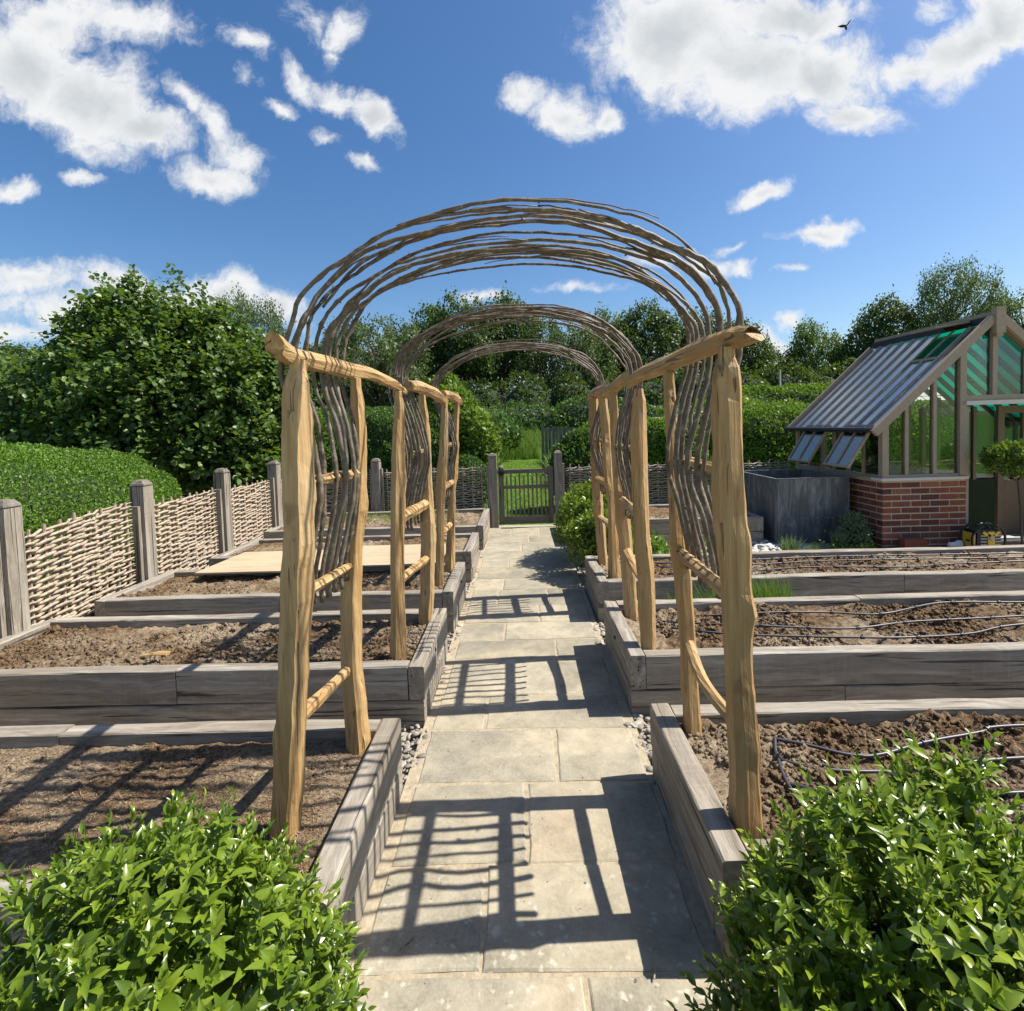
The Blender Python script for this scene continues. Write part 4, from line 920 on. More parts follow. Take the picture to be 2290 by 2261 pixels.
# roof: glazing bars and panes on the left slope
def RP(x, y, off=0.0):
    nx, nz = -slope/sqrt(1+slope**2), 1/sqrt(1+slope**2)
    return (x+nx*off, y, rz(x)+nz*off)
xe = GX0-.10; ze = EZ-.10*slope
XT = AX-.09
for k in range(NB+1):
    y = GY0+.01+(GY1+.1-GY0)*k/NB
    x_hi = XT
    V, F = bar(RP(xe, y, .012), RP(x_hi, y, .012), .017 if 0 < k < NB else .035, .022 if 0 < k < NB else .06, (-slope, 0, 1)); part('glazing_bar', V, F, ALU if 0 < k < NB else CEDAR, gh)
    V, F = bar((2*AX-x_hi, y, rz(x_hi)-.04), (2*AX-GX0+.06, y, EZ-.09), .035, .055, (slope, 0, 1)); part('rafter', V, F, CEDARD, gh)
for k in range(NB):
    y0 = GY0+.01+(GY1+.1-GY0)*k/NB+.0095; y1 = GY0+.01+(GY1+.1-GY0)*(k+1)/NB-.0095
    hi = XT if k not in (1, 2) else 5.13
    A, B, Cc, Dd = RP(xe+.01, y0), RP(xe+.01, y1), RP(hi, y1), RP(hi, y0)
    A2, B2, C2, D2 = [RP(p, q, -.004) for p, q in ((xe+.01, y0), (xe+.01, y1), (hi, y1), (hi, y0))]
    part('roof_pane', [A, B, Cc, Dd, A2, B2, C2, D2], [(0, 1, 2, 3), (7, 6, 5, 4), (0, 4, 5, 1), (1, 5, 6, 2), (2, 6, 7, 3), (3, 7, 4, 0)], ROOFG, gh)
# ridge
V, F = bar((AX, GY0-.02, AZ+.035), (AX, GY1+.12, AZ+.035), .07, .05); part('ridge_board', V, F, CEDAR, gh)
V, F = bar((AX-.07, GY0+.02, AZ-.035), (AX-.07, GY1+.1, AZ-.035), .03, .08); part('ridge_trim', V, F, BLK, gh)
# the open roof vent: frame lifted over two bays
def frame(name, O, U, Vv, w_, h_, t_, par, nb=1, glass=ROOFG, bt_=.03):
    """flat sash: O corner, U along width, Vv along height"""
    O, U, Vv = Vector(O), Vector(U).normalized(), Vector(Vv).normalized(); N_ = U.cross(Vv)
    root = thing(name, '', '', tuple(O)); root.parent = par; root.location = O - Vector(ORG[par.name]); del root['label']; del root['category']
    def bx(u0, u1, v0, v1, m_, nm, tt=t_, oo=0):
        V = [O+U*a+Vv*b+N_*(c*tt+oo) for c in (-.5, .5) for b in (v0, v1) for a in (u0, u1)]
        part(nm, V, [(0, 2, 3, 1), (4, 5, 7, 6), (0, 1, 5, 4), (2, 6, 7, 3), (0, 4, 6, 2), (1, 3, 7, 5)], m_, root)
    bx(0, w_, 0, bt_, CEDAR, 'rail'); bx(0, w_, h_-bt_, h_, CEDAR, 'rail'); bx(0, bt_, bt_+.001, h_-bt_-.001, CEDAR, 'stile'); bx(w_-bt_, w_, bt_+.001, h_-bt_-.001, CEDAR, 'stile')
    for k in range(nb):
        c = bt_+(w_-2*bt_)*(k+1)/(nb+1); bx(c-.011, c+.011, bt_+.001, h_-bt_-.001, CEDAR, 'glazing_bar')
    bx(bt_+.001, w_-bt_-.001, bt_+.002, h_-bt_-.002, glass, 'pane', .005, .002 if nb else 0)
    return root
k1, k2 = 1, 3
ya = GY0+.01+(GY1+.1-GY0)*k1/NB; yb_ = GY0+.01+(GY1+.1-GY0)*k2/NB
hx = AX-.06; hz = rz(hx)+.05
frame('roof_vent', (hx-.44, ya+.015, hz-.06), (0, 1, 0), (.44, 0, .06), yb_-ya-.03, .45, .025, gh, 1)
V, F = bar(RP(5.15, ya+.01, .01), RP(5.15, yb_-.01, .01), .035, .03); part('vent_sill', V, F, CEDAR, gh)
# two side vents propped open
for (y0, y1) in ((6.585, 6.86), (7.26, 7.54)):
    pass
frame('side_vent', (3.985, 6.33, .955), (0, 1, 0), (.30, 0, .50), .52, .60, .03, gh, 1)
frame('side_vent', (3.985, 7.20, .955), (0, 1, 0), (.30, 0, .50), .56, .60, .03, gh, 1)
for y in (6.6, 7.5): 
    V, F = tube([(4.02, y, 1.02), (GX0+.03, y, .92)], .008, 6); part('stay', V, F, IRON, gh)
# green shade mesh under the far slope and across the back right
V = []; F = []
pts = [(AX+.03, rz(AX+.03)+.02), (6.95, rz(6.95)+.02)]
V = [(pts[0][0], GY0+.09, pts[0][1]), (pts[0][0], GY1, pts[0][1]), (pts[1][0], GY1, pts[1][1]), (pts[1][0], GY0+.09, pts[1][1])]
V += [(x, y, z-.003) for x, y, z in V]
part('shade_blind', V[:4], [(0, 1, 2, 3)], SHADE, gh)
part('shade_blind', [(6.28, 7.35, .92), (6.98, 7.35, .92), (6.98, 7.35, 1.6), (6.28, 7.35, 1.6)], [(0, 1, 2, 3)], SHADE, gh)
V = [(AX-.05, GY0+.1, rz(AX-.05)-.07), (AX-.05, 7.3, rz(AX-.05)-.07), (5.16, 7.3, rz(5.16)-.07), (5.16, GY0+.1, rz(5.16)-.07)]; V += [(x, y, z-.003) for x, y, z in V]
part('shade_blind', V[:4], [(0, 1, 2, 3)], SHADE, gh)
# far end wall frame and right side wall
post('rear_sill', GX0, GXE, GY1+.0, GY1+.05, WZ, WZ+.05)
post('rear_wall', GX0+.21, GXE, GY1-.10, GY1-.001, -.05, WZ-.002, BRICK)
for x in (4.33, 4.75, 5.2, 5.62, 6.05, 6.5, 6.98): post('rear_post', x-.02, x+.02, GY1, GY1+.05, WZ+.051, min(rz(x), AZ)-.05 if x < 6.9 else EZ)
post('right_wall', GXE-.1, GXE-.001, GY0+.1, GY1-.101, -.05, WZ-.002, BRICK)
for y in (6.3, 6.9, 7.5, 8.05): post('side_post', GXE-.05, GXE-.01, y-.02, y+.02, WZ, EZ)
V, F = bar((2*AX-GX0, GY0, EZ), (2*AX-GX0, GY1, EZ), .06, .06); part('eaves_plate', V, F, CEDAR, gh)
# porch recess: side glass, door, near-black panel painted as the shade of the open recess
PY_ = 6.85
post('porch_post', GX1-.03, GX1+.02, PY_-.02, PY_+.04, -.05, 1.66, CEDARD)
post('porch_shade_panel', GX1+.022, 6.22, PY_, PY_+.03, -.05, .70, CORE)
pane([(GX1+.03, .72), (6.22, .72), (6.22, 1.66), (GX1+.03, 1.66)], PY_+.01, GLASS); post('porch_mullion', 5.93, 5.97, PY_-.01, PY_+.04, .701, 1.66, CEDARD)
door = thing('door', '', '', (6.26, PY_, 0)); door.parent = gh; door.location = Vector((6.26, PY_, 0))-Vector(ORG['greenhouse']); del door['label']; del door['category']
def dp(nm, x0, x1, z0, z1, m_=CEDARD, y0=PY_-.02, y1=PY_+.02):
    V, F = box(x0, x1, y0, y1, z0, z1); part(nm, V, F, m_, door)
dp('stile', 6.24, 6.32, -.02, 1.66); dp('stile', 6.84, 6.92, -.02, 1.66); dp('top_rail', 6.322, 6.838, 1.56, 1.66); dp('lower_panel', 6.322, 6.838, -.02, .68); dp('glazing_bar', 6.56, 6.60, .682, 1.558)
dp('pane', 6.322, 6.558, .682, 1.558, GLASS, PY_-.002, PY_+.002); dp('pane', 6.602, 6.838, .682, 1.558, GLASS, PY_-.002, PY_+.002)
V, F = tube([(6.27, GY0-.045, 1.67), (6.27, GY0-.045, 1.60)], .006, 6); part('door_bolt', V, F, LID, gh)
# interior staging with trays
def table(name, label, x0, x1, y0, y1, z):
    t = thing(name, label, 'potting bench', ((x0+x1)/2, (y0+y1)/2, 0))
    for k in range(6):
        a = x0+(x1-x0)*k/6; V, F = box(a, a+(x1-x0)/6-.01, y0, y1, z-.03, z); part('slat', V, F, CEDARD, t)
    for x in (x0+.02, x1-.06):
        for y in (y0+.02, y1-.06): V, F = box(x, x+.04, y, y+.04, -.05, z-.031); part('leg', V, F, CEDARD, t)
table('potting_bench', 'dark slatted bench inside the greenhouse behind the brick wall', GX0+.22, 5.05, GY0+.32, GY1-.2, .79)
rr = np.random.RandomState(9)
for k, (x, y) in enumerate([(4.62, 6.62), (4.95, 6.7), (4.62, 7.15), (4.95, 7.2), (4.75, 7.6)]):
    t = thing('seedling_tray', ['black seedling tray nearest the brick corner, inside the glass', 'black seedling tray at the front right of the bench', 'middle left seedling tray on the greenhouse bench', 'middle right seedling tray on the greenhouse bench', 'rearmost seedling tray on the greenhouse bench'][k], 'seedling tray', (x, y, .795), 'seedling trays on the greenhouse bench')
    V, F = box(x-.13, x+.13, y-.17, y+.17, .792, .84); part('tray', V, F, BLK, t)
    n = 130; P = np.stack([rr.uniform(x-.12, x+.12, n), rr.uniform(y-.16, y+.16, n), rr.uniform(.84, .93, n)], -1)
    d = rr.normal(size=(n, 3))*.6 + np.array([0, 0, .6]); X, Y, Z = frames(d, rr)
    V, F = scatter([(-.25, .5, 0), (0, 0, 0), (.25, .5, 0), (0, 1, .1)], np.array([[0, 1, 2, 3]]), P, X, Y, Z, .06); part('seedlings', V, F, YLH, t, kind='stuff')

# ---------------------------------------------------------------- metal water tank
tank = thing('water_tank', 'aged dark zinc water tank beside the greenhouse wall', 'water tank', (3.25, 6.63, 0))
tx0, tx1, ty0, ty1, tz = 3.25, 4.18, 6.62, 7.76, .80
for nm, b in (('front_plate', (tx0, tx1, ty0, ty0+.012, -.03, tz)), ('back_plate', (tx0, tx1, ty1-.012, ty1, -.03, tz)), ('side_plate', (tx0, tx0+.012, ty0+.013, ty1-.013, -.03, tz)), ('side_plate', (tx1-.012, tx1, ty0+.013, ty1-.013, -.03, tz))):
    V, F = box(*b); part(nm, V, F, ZINC, tank)
for b in ((tx0-.012, tx1+.012, ty0-.012, ty0+.016, tz+.001, tz+.014), (tx0-.012, tx1+.012, ty1-.016, ty1+.012, tz+.001, tz+.014), (tx0-.012, tx0+.016, ty0+.017, ty1-.017, tz+.001, tz+.014), (tx1-.016, tx1+.012, ty0+.017, ty1-.017, tz+.001, tz+.014)):
    V, F = box(*b); part('rim', V, F, plain('zinc_rim', (.34, .35, .36), .45, .5) if False else ZINC, tank)
part('water', *box(tx0+.013, tx1-.013, ty0+.013, ty1-.013, .45, .5), BLK, tank)
V, F = box(tx0-.003, tx0+.05, ty0-.004, ty0-.0005, .0, tz-.02); part('corner_strip', V, F, ZINC, tank)
V, F = box(tx0+.08, tx1-.04, ty0-.006, ty0-.0005, .28, .30); part('seam', V, F, ZINC, tank)
mb = MB()
for k in range(26):
    z = .05+k*.028; V, F = tube([(tx0+.025, ty0-.004, z), (tx0+.025, ty0-.010, z)], [.007, .004], 6); mb.add(V, F)
mb.build('rivets', plain('rivet_metal', (.45, .45, .44), .4, .6), tank, kind='stuff')

# loose brick, rag, radio, timbers
V, F = brickV(4.44, 4.70, 6.02, 6.13, -.01, .125, random.Random(3)); V = [(x, y, z) for x, y, z in V]
lb = part('loose_brick', V, F, BRICK); tagm(lb, 'pair of loose red bricks stacked at the foot of the brick corner', 'brick')
P = []; r_ = random.Random(2); V = IV2*np.array([.085, .05, .05]); V = V*(1+.25*np.sin(V[:, :1]*60)+.2*np.cos(V[:, 1:2]*80)); V = V + np.array([5.06, 6.04, .04])
tagm(part('crumpled_rag', V, [tuple(f) for f in IF2.tolist()], LID, smooth=True), 'small crumpled white rag between the brick wall and the yellow radio', 'rag')
rx, ry = 5.29, 5.98
rad = thing('site_radio', 'yellow and black rugged worksite radio with a roll-cage handle', 'radio', (rx, ry, 0))
def rbx(nm, x0, x1, y0, y1, z0, z1, m_, tr=0.0, par=None):
    V, F = box(x0, x1, y0, y1, z0, z1); V = [((x-rx)*(1-tr*(z-z0)/(z1-z0))+rx, y, z) for x, y, z in V]; return part(nm, V, F, m_, par or rad)
rbx('body', rx-.125, rx+.16, ry-.07, ry+.10, .02, .23, BLK, .12)
rbx('side_panel', rx-.155, rx-.127, ry-.06, ry+.08, .03, .20, YEL); rbx('side_clip', rx-.160, rx-.1555, ry-.02, ry+.03, .10, .12, BLK)
fpn = rbx('front_panel', rx-.005, rx+.075, ry-.085, ry-.071, .022, .22, YEL, .1)
V, F = bar((rx-.06, ry-.078, .215), (rx+.02, ry-.078, .17), .014, .03); part('panel_arm', V, F, YEL, rad)
V, F = bar((rx+.06, ry-.078, .17), (rx+.125, ry-.078, .215), .014, .03); part('panel_arm', V, F, YEL, rad)
V, F = tube([(rx+.034, ry-.088, .15), (rx+.034, ry-.094, .15)], [.03, .024], 12); part('dial', V, F, ALU, rad)
for k in range(5):
    rbx('grille_bar', rx-.085, rx-.012, ry-.080, ry-.0712, .03+k*.034, .045+k*.034, ALU); rbx('grille_bar', rx+.082, rx+.145, ry-.080, ry-.0712, .03+k*.034, .045+k*.034, ALU)
for s in (-1, 1):
    yy = ry+.01+s*.085
    V, F = tube(catmull([(rx-.17, yy, .02), (rx-.175, yy, .17), (rx-.11, yy, .245), (rx-.06, yy, .285)], 4), .012, 8); part('cage_bar', V, F, BLK, rad, smooth=True)
    V, F = tube(catmull([(rx+.19, yy, .02), (rx+.19, yy, .17), (rx+.15, yy, .25), (rx+.09, yy, .285)], 4), .012, 8); part('cage_bar', V, F, BLK, rad, smooth=True)
V, F = tube(catmull([(rx-.07, ry+.0, .282), (rx-.03, ry+.0, .297), (rx+.06, ry+.0, .299), (rx+.10, ry+.0, .284)], 4), .017, 8); part('handle', V, F, BLK, rad, smooth=True)
V, F = box(5.50, 7.0, 6.02, 6.12, .0, .075); tagm(part('timber_baulk', V, F, OAKD[0]), 'long dark timber lying on the ground right of the yellow radio', 'timber')
V, F = box(5.48, 5.66, 6.14, 6.22, .0, .165); tagm(part('timber_block', V, F, OAKD[0]), 'short upright timber block right behind the yellow radio', 'timber')
V, F = box(5.50, 7.0, 6.01, 6.13, .078, .10); tagm(part('pale_board', V, F, COPE), 'thin pale board lying on the dark timber at the right edge', 'board')

# bird
bd = thing('bird', 'small dark bird gliding against the big cloud at upper right', 'bird', (37.7, 60, 45.2))
b0 = Vector((37.7, 60, 45.2))
V, F = tube([b0+Vector((0, 0, -.5)), b0+Vector((0, .1, -.2)), b0+Vector((.02, .3, .15))], [.05, .13, .05], 7); part('body', V, F, BIRD, bd)
for s, e in ((-1, Vector((-.95, .1, .0))), (1, Vector((.72, .2, .75)))):
    T = [b0+Vector((0, 0, .05)), b0+e*.5+Vector((0, 0, .12)), b0+e, b0+e*.5+Vector((0, .1, -.12)), b0+Vector((0, .1, -.12))]
    V = T+[v+Vector((0, .03, 0)) for v in T]; part('wing', V, [(0, 1, 2, 3, 4), (9, 8, 7, 6, 5)]+[(i, i+5, (i+1) % 5+5, (i+1) % 5) for i in range(5)], BIRD, bd)

# far buildings: shingle-roofed shed, old board fence, low stone outbuilding, pole
shed = thing('shed', 'small shed with a weathered shingle roof seen through the greenhouse', 'shed', (10.9, 14.5, 0))
part('wall', *box(9.9, 12.4, 14.2, 16.2, -.3, 1.92), OAKD[0], shed)
rf = part('roof', [(9.65, 13.95, 1.9), (12.65, 13.95, 1.9), (12.65, 16.45, 1.9), (9.65, 16.45, 1.9), (11.0, 15.2, 2.78), (11.3, 15.2, 2.78)], [(0, 1, 5, 4), (1, 2, 5), (2, 3, 4, 5), (3, 0, 4), (3, 2, 1, 0)], OAKD[0], shed)
rr = random.Random(77)
for c in range(7):
    t0, t1 = c/7, (c+1.35)/7; t1 = min(t1, 1)
    xa = 9.65+1.35*t0; xb = 12.65-1.35*t0; n = max(3, int((xb-xa)/.2)); ya_ = 13.95+1.25*t0; yb2 = 13.95+1.25*t1; za = 1.9+.88*t0; zb = 1.9+.88*t1
    for k in range(n):
        a = xa+(xb-xa)*k/n+.01; b = xa+(xb-xa)*(k+1)/n-.01; h_ = rr.uniform(.025, .05)
        V = [(a, ya_, za+h_), (b, ya_, za+h_), (b, yb2, zb+.01), (a, yb2, zb+.01), (a, ya_, za), (b, ya_, za)]
        part('shingle', V, [(0, 1, 2, 3), (4, 5, 1, 0), (0, 3, 4), (1, 5, 2)], SHING, rf)
bf = thing('board_fence', 'short run of old dark upright boards behind the gate bush', 'board fence', (.8, 16.5, 0))
for k in range(13):
    x = .62+k*.115; V, F = box(x, x+.10, 16.5, 16.53, -.05, 1.52+random.uniform(-.05, .04)-(.03*k if k > 3 else 0)*.3); part('board', V, F, OAKD[2], bf)
ob = thing('low_outbuilding', 'low outbuilding with a lichened slab roof behind the right hedges', 'outbuilding', (4.5, 17, 0))
part('wall', *box(3.6, 6.0, 16.8, 18.4, -.1, 1.22), OAKD[0], ob)
rf = part('roof', [(3.5, 16.6, 1.2), (6.1, 16.6, 1.2), (6.1, 18.2, 1.72), (3.5, 18.2, 1.72), (3.5, 16.6, 1.15), (6.1, 16.6, 1.15), (6.1, 18.2, 1.15), (3.5, 18.2, 1.15)], [(0, 1, 2, 3), (0, 4, 5, 1), (1, 5, 6, 2), (3, 2, 6, 7), (0, 3, 7, 4)], SHING, ob)
for c in range(4):
    for k in range(9):
        x = 3.5+k*.287+(c % 2)*.05; y = 16.6+c*.4; z = 1.2+c*.13
        V = [(x, y, z+.04), (x+.27, y, z+.045), (x+.27, y+.42, z+.15), (x, y+.42, z+.15), (x, y, z), (x+.27, y, z)]
        part('stone_slab', V, [(0, 1, 2, 3), (4, 5, 1, 0), (0, 3, 4), (1, 5, 2)], SHING, rf)
V, F = tube([(15.0, 30, -.1), (15.0, 30, 4.3)], [.07, .045], 6); tagm(part('marker_pole', V, F, plain('pole_paint', (.5, .47, .4), .6)), 'thin pale pole standing before the far trees on the right', 'pole')
# ---------------------------------------------------------------- foliage
# lanceolate leaf, folded along the midrib and curled at the tip
def leaf_template(rows=6, fold=.22, curl=.22):
    wd = [0.06, .40, .5, .42, .24, 0.02]; V = []; F = []
    for i in range(rows):
        t = i/(rows-1); z = -curl*(t**2) + .05*sin(t*3.1); a = wd[i]
        V += [(-a, t, z+fold*a), (0, t, z), (a, t, z+fold*a)]
    for i in range(rows-1):
        k = i*3; F += [(k, k+1, k+4, k+3), (k+1, k+2, k+5, k+4)]
    return np.array(V), np.array(F)
LT, LF = leaf_template()
RH = np.array([(-.45, .5, .08), (0, 0, 0), (.45, .5, .08), (0, 1, -.05)]); RHF = np.array([[0, 1, 2, 3]])
def surf_pts(ells, n, rng, zmin=0.0, shrink=1.0, lower=-.2):
    """points on the outer surface of a union of ellipsoids with outward normals"""
    A = np.array([(e[3]*e[4]+e[4]*e[5]+e[3]*e[5]) for e in ells]); pk = rng.choice(len(ells), n*3, p=A/A.sum())
    E = np.array(ells)[pk]; u = norm(rng.normal(size=(n*3, 3))); c = E[:, :3]; r = E[:, 3:6]*shrink
    P = c+u*r; N = norm(u/r); keep = (P[:, 2] > zmin) & (u[:, 2] > lower)
    for e in ells:
        q = (P-np.array(e[:3]))/(np.array(e[3:6])*shrink); keep &= (np.sum(q*q, 1) > .97)
    P, N = P[keep][:n], N[keep][:n]; return P, N
def shrub_detailed(name, label, ells, nshoot, loc, seed, leaf=(.028, .054), cat='shrub', big=300, campos=(0, 0, 1.6)):
    rng = np.random.RandomState(seed); t = thing(name, label, cat, loc)
    P1, N1 = surf_pts(ells, nshoot, rng, .02, 1.0, -.1); P2, N2 = surf_pts(ells, nshoot//2, rng, .02, .84, -.1); P3, N3 = surf_pts(ells, nshoot//3, rng, .02, .66, 0)
    P = np.concatenate([P1, P2, P3]); N = np.concatenate([N1, N2, N3])
    P = P + N*rng.normal(0, .022, (len(P), 1))
    D = norm(N*.8+np.array([0, 0, .55])+rng.normal(size=N.shape)*.28)
    LP = []; LD = []; LN = []; LS = []; stems = MB()
    for p, d, n_ in zip(P, D, N):
        Lh = rng.uniform(.05, .13); a = norm(np.cross(d, rng.normal(size=3))); b = np.cross(d, a); k = rng.randint(8, 13); ph = rng.uniform(0, 6.28)
        if rng.rand() < .5:
            V, F = tube([p-d*.05, p+d*Lh], [.003, .0018], 4, cap=False); stems.add(V, F)
        for i in range(k):
            f = i/(k-1); th = ph+i*2.4; o = a*cos(th)+b*sin(th); el = radians(20+55*f)+rng.normal()*.15   # lower leaves spread, upper ones upright
            ld = o*cos(el)+d*sin(el)+rng.normal(size=3)*.08
            LP.append(p+d*(Lh*(.15+.85*f))); LD.append(ld); LN.append(d*1.0+np.array([0, 0, .35])-o*.2)
            LS.append(rng.uniform(*leaf)*(1.0-.5*f if f > .5 else 1.0))
    # long straggling shoots
    LP, LD, LN, LS = map(np.array, (LP, LD, LN, LS))
    X, Y, Z = frames(LD, rng, LN, .25)
    S = np.stack([LS*rng.uniform(.36, .50, len(LS)), LS, LS*rng.uniform(.4, 1.3, len(LS))], -1)
    # the leaves that show largest become parts of their own
    dist = np.linalg.norm(LP-np.array(campos), axis=1); vis = norm(np.array(campos)-LP)
    idx = np.where(np.arange(len(LP)) >= 0)[0]
    infront = (LP[:, 1] > .45)
    outer = np.max([1-np.sum(((LP-np.array(e[:3]))/np.array(e[3:6]))**2, 1) for e in ells], axis=0) < .0
    facing = np.abs(np.sum(Z*vis, 1))
    # inside the picture
    px_ = (LP[:, 0]/LP[:, 1]); py_ = (1.6-LP[:, 2])/LP[:, 1]; inside = (abs(px_) < 1.0) & (py_ < 1.12) & infront & outer
    score = LS/dist*(.3+facing)*inside; order = np.argsort(-score); bigi = order[:big]; rest = order[big:]
    V, F = scatter(LT, LF, LP[rest], X[rest], Y[rest], Z[rest], S[rest]); part('leaves', V, F, BAY, t, smooth=True, kind='stuff')
    base = mesh_np('leaf', LT, LF, BAY, True)
    for i in bigi:
        o = bpy.data.objects.new('leaf', base); col.objects.link(o); o.parent = t
        Mx = Matrix(((X[i][0]*S[i][0], Y[i][0]*S[i][1], Z[i][0]*S[i][2], LP[i][0]-loc[0]), (X[i][1]*S[i][0], Y[i][1]*S[i][1], Z[i][1]*S[i][2], LP[i][1]-loc[1]), (X[i][2]*S[i][0], Y[i][2]*S[i][1], Z[i][2]*S[i][2], LP[i][2]-loc[2]), (0, 0, 0, 1)))
        o.matrix_local = Mx
    stems.build('stems', YLH, t, kind='stuff')
    mb = MB(); r_ = random.Random(seed)
    for e in ells[:2]:
        for k in range(14):
            a = r_.uniform(0, 6.28); p0 = (e[0]+.06*cos(a), e[1]+.06*sin(a), -.02); p1 = (e[0]+e[3]*.62*cos(a), e[1]+e[4]*.62*sin(a), e[2]+e[5]*r_.uniform(.2, .6))
            V, F = tube([p0, ((p0[0]+p1[0])/2, (p0[1]+p1[1])/2, p1[2]*.6), p1], [.008, .006, .003], 5); mb.add(V, F)
    mb.build('branches', BARK, t)
    # near-black solid cores stand in for the inner shade and hide the ground
    V, F = scatter(IV2, IF2, np.array([e[:3] for e in ells]), np.array([[1, 0, 0]]*len(ells)), np.array([[0, 1, 0]]*len(ells)), np.array([[0, 0, 1]]*len(ells)), np.array([np.array(e[3:6])*.50 for e in ells])); part('shade_core', V, F, CORE, t)
    return t
shrub_detailed('glossy_shrub', 'glossy green shrub in the bottom left corner, lit lighter at its top', [(-.78, .95, .20, .33, .31, .51), (-.92, .70, .15, .40, .36, .42), (-1.04, .98, .08, .22, .22, .29)], 1080, (-.8, .9, 0), 5)
shrub_detailed('glossy_shrub', 'glossy green shrub in the bottom right corner with one tall leafy tip', [(.80, .93, .19, .405, .32, .52), (.92, .70, .15, .48, .36, .44), (.70, 1.00, .40, .20, .17, .34), (.93, 1.12, .46, .07, .06, .33), (1.10, 1.0, .12, .34, .28, .44)], 1450, (.8, .9, 0), 6)

def lumpy(ells, n, rng, amp=.06, fr=3.0, **k):
    P, N = surf_pts(ells, n, rng, **k); b = (vnoise(P[:, 0]*1.0+P[:, 2]*.7, P[:, 1]+P[:, 2]*.8, 1/fr, 3)-.5)*2*amp + (vnoise(P[:, 0]+9+P[:, 2]*.9, P[:, 1]-P[:, 2], .4/fr, 4)-.5)*amp
    return P+N*b[:, None], N
def bush(name, label, ells, n, lsz, mat_, loc, seed, amp=.08, fr=2.0, depth=.12, up=.4, cat='shrub', tmpl=None, zmin=-.05, core=.86, group=None, wid=.62, trunk=True):
    rng = np.random.RandomState(seed); t = thing(name, label, cat, loc, group)
    P, N = lumpy(ells, n, rng, amp, fr, zmin=zmin, lower=-.45)
    P = P - N*np.abs(rng.normal(0, depth, (len(P), 1)))
    d = N*.7+rng.normal(size=P.shape)*.75+np.array([0, 0, up]); X, Y, Z = frames(d, rng, N, .7)
    S = rng.uniform(.65, 1.25, len(P))*lsz; S = np.stack([S*wid/.9, S, S], -1)
    V, F = scatter(RH, RHF, P, X, Y, Z, S); part('leaves', V, F, mat_, t, kind='stuff')
    if core:
        V = []; F = []
        E3 = np.array([[1, 0, 0]]*len(ells)); E4 = np.array([[0, 1, 0]]*len(ells)); E5 = np.array([[0, 0, 1]]*len(ells))
        V, F = scatter(IV2, IF2, np.array([e[:3] for e in ells]), E3, E4, E5, np.array([np.array(e[3:6])*core for e in ells])); part('shade_core', V, F, CORE, t)  # solid dark core, the shade between the leaves as colour
    return t
# flat-topped rounded hedge bulging over the left fence
def boxy(cx, cy, cz, rx_, ry_, rz_, n, rng, pw=3.4):
    u = norm(rng.normal(size=(n*2, 3))); k = (np.sum(np.abs(u)**pw, 1))**(-1/pw); q = u*k[:, None]
    N = norm(np.sign(q)*np.abs(q)**(pw-1)/np.array([rx_, ry_, rz_])); P = q*np.array([rx_, ry_, rz_])+np.array([cx, cy, cz]); keep = P[:, 2] > -.05
    return P[keep][:n], N[keep][:n]
def hedge(name, label, B, n, lsz, mat_, loc, seed, amp=.04, depth=.03, pw=3.4, cat='hedge', core=.86, group=None):
    rng = np.random.RandomState(seed); t = thing(name, label, cat, loc, group); P = []; N = []
    tot = sum(b[3]*b[4]+b[3]*b[5]+b[4]*b[5] for b in B)
    for b in B:
        p, nn = boxy(*b, int(n*(b[3]*b[4]+b[3]*b[5]+b[4]*b[5])/tot), rng, pw); P.append(p); N.append(nn)
    P = np.concatenate(P); N = np.concatenate(N)
    b_ = (vnoise(P[:, 0]+P[:, 2]*.7, P[:, 1]+P[:, 2]*.8, .45, 3)-.5)*2*amp + (vnoise(P[:, 0]+9+P[:, 2]*.9, P[:, 1]-P[:, 2], .14, 4)-.5)*1.1*amp
    P = P+N*(b_[:, None]) - N*np.abs(rng.normal(0, depth, (len(P), 1)))
    d = N*.6+rng.normal(size=P.shape)*.7+np.array([0, 0, .55]); X, Y, Z = frames(d, rng, N, .8)
    S = rng.uniform(.6, 1.3, len(P))*lsz; V, F = scatter(RH, RHF, P, X, Y, Z, np.stack([S*.7, S, S], -1)); part('leaves', V, F, mat_, t, kind='stuff')
    mb = []
    for b in B:
        r_ = np.random.RandomState(1); u = IV2; k = (np.sum(np.abs(u)**pw, 1))**(-1/pw); V = u*k[:, None]*np.array(b[3:6])*core+np.array(b[:3]); part('shade_core', V, IF2, CORE, t)  # dark filler body coloured as the hedge's inner shade
    return t
hedge('clipped_hedge', 'bright green round-topped clipped hedge bulging above the left fence', [(-6.05, 4.95, .55, 2.12, 1.75, 1.0)], 190000, .026, BOX, (-5.85, 4.9, 0), 21, amp=.085, depth=.03, pw=3.0, core=.84)
hedge('clipped_hedge', 'mid green hedge showing between the hazel bush and the nearest left post', [(-4.6, 10.3, .8, 1.5, .8, 1.25)], 42000, .05, BOX, (-4.6, 10.3, 0), 22, amp=.08, pw=2.8)
hedge('clipped_hedge', 'dark green hedge beyond the back fence, seen between the left arch posts', [(-2.35, 10.2, .75, 1.15, .8, 1.22)], 42000, .05, DKH, (-2.35, 10.2, 0), 23, amp=.10, pw=2.8)
bush('leafy_shrub', 'tall yellow-green shrub left of the gate, against the dark trees', [(-1.35, 10.3, 1.3, .55, .5, 1.15), (-1.0, 10.1, 1.0, .48, .45, .95), (-1.55, 10.6, 1.9, .35, .3, .75)], 9000, .10, YLH, (-1.2, 10.2, 0), 24, amp=.12, depth=.14, core=.55)
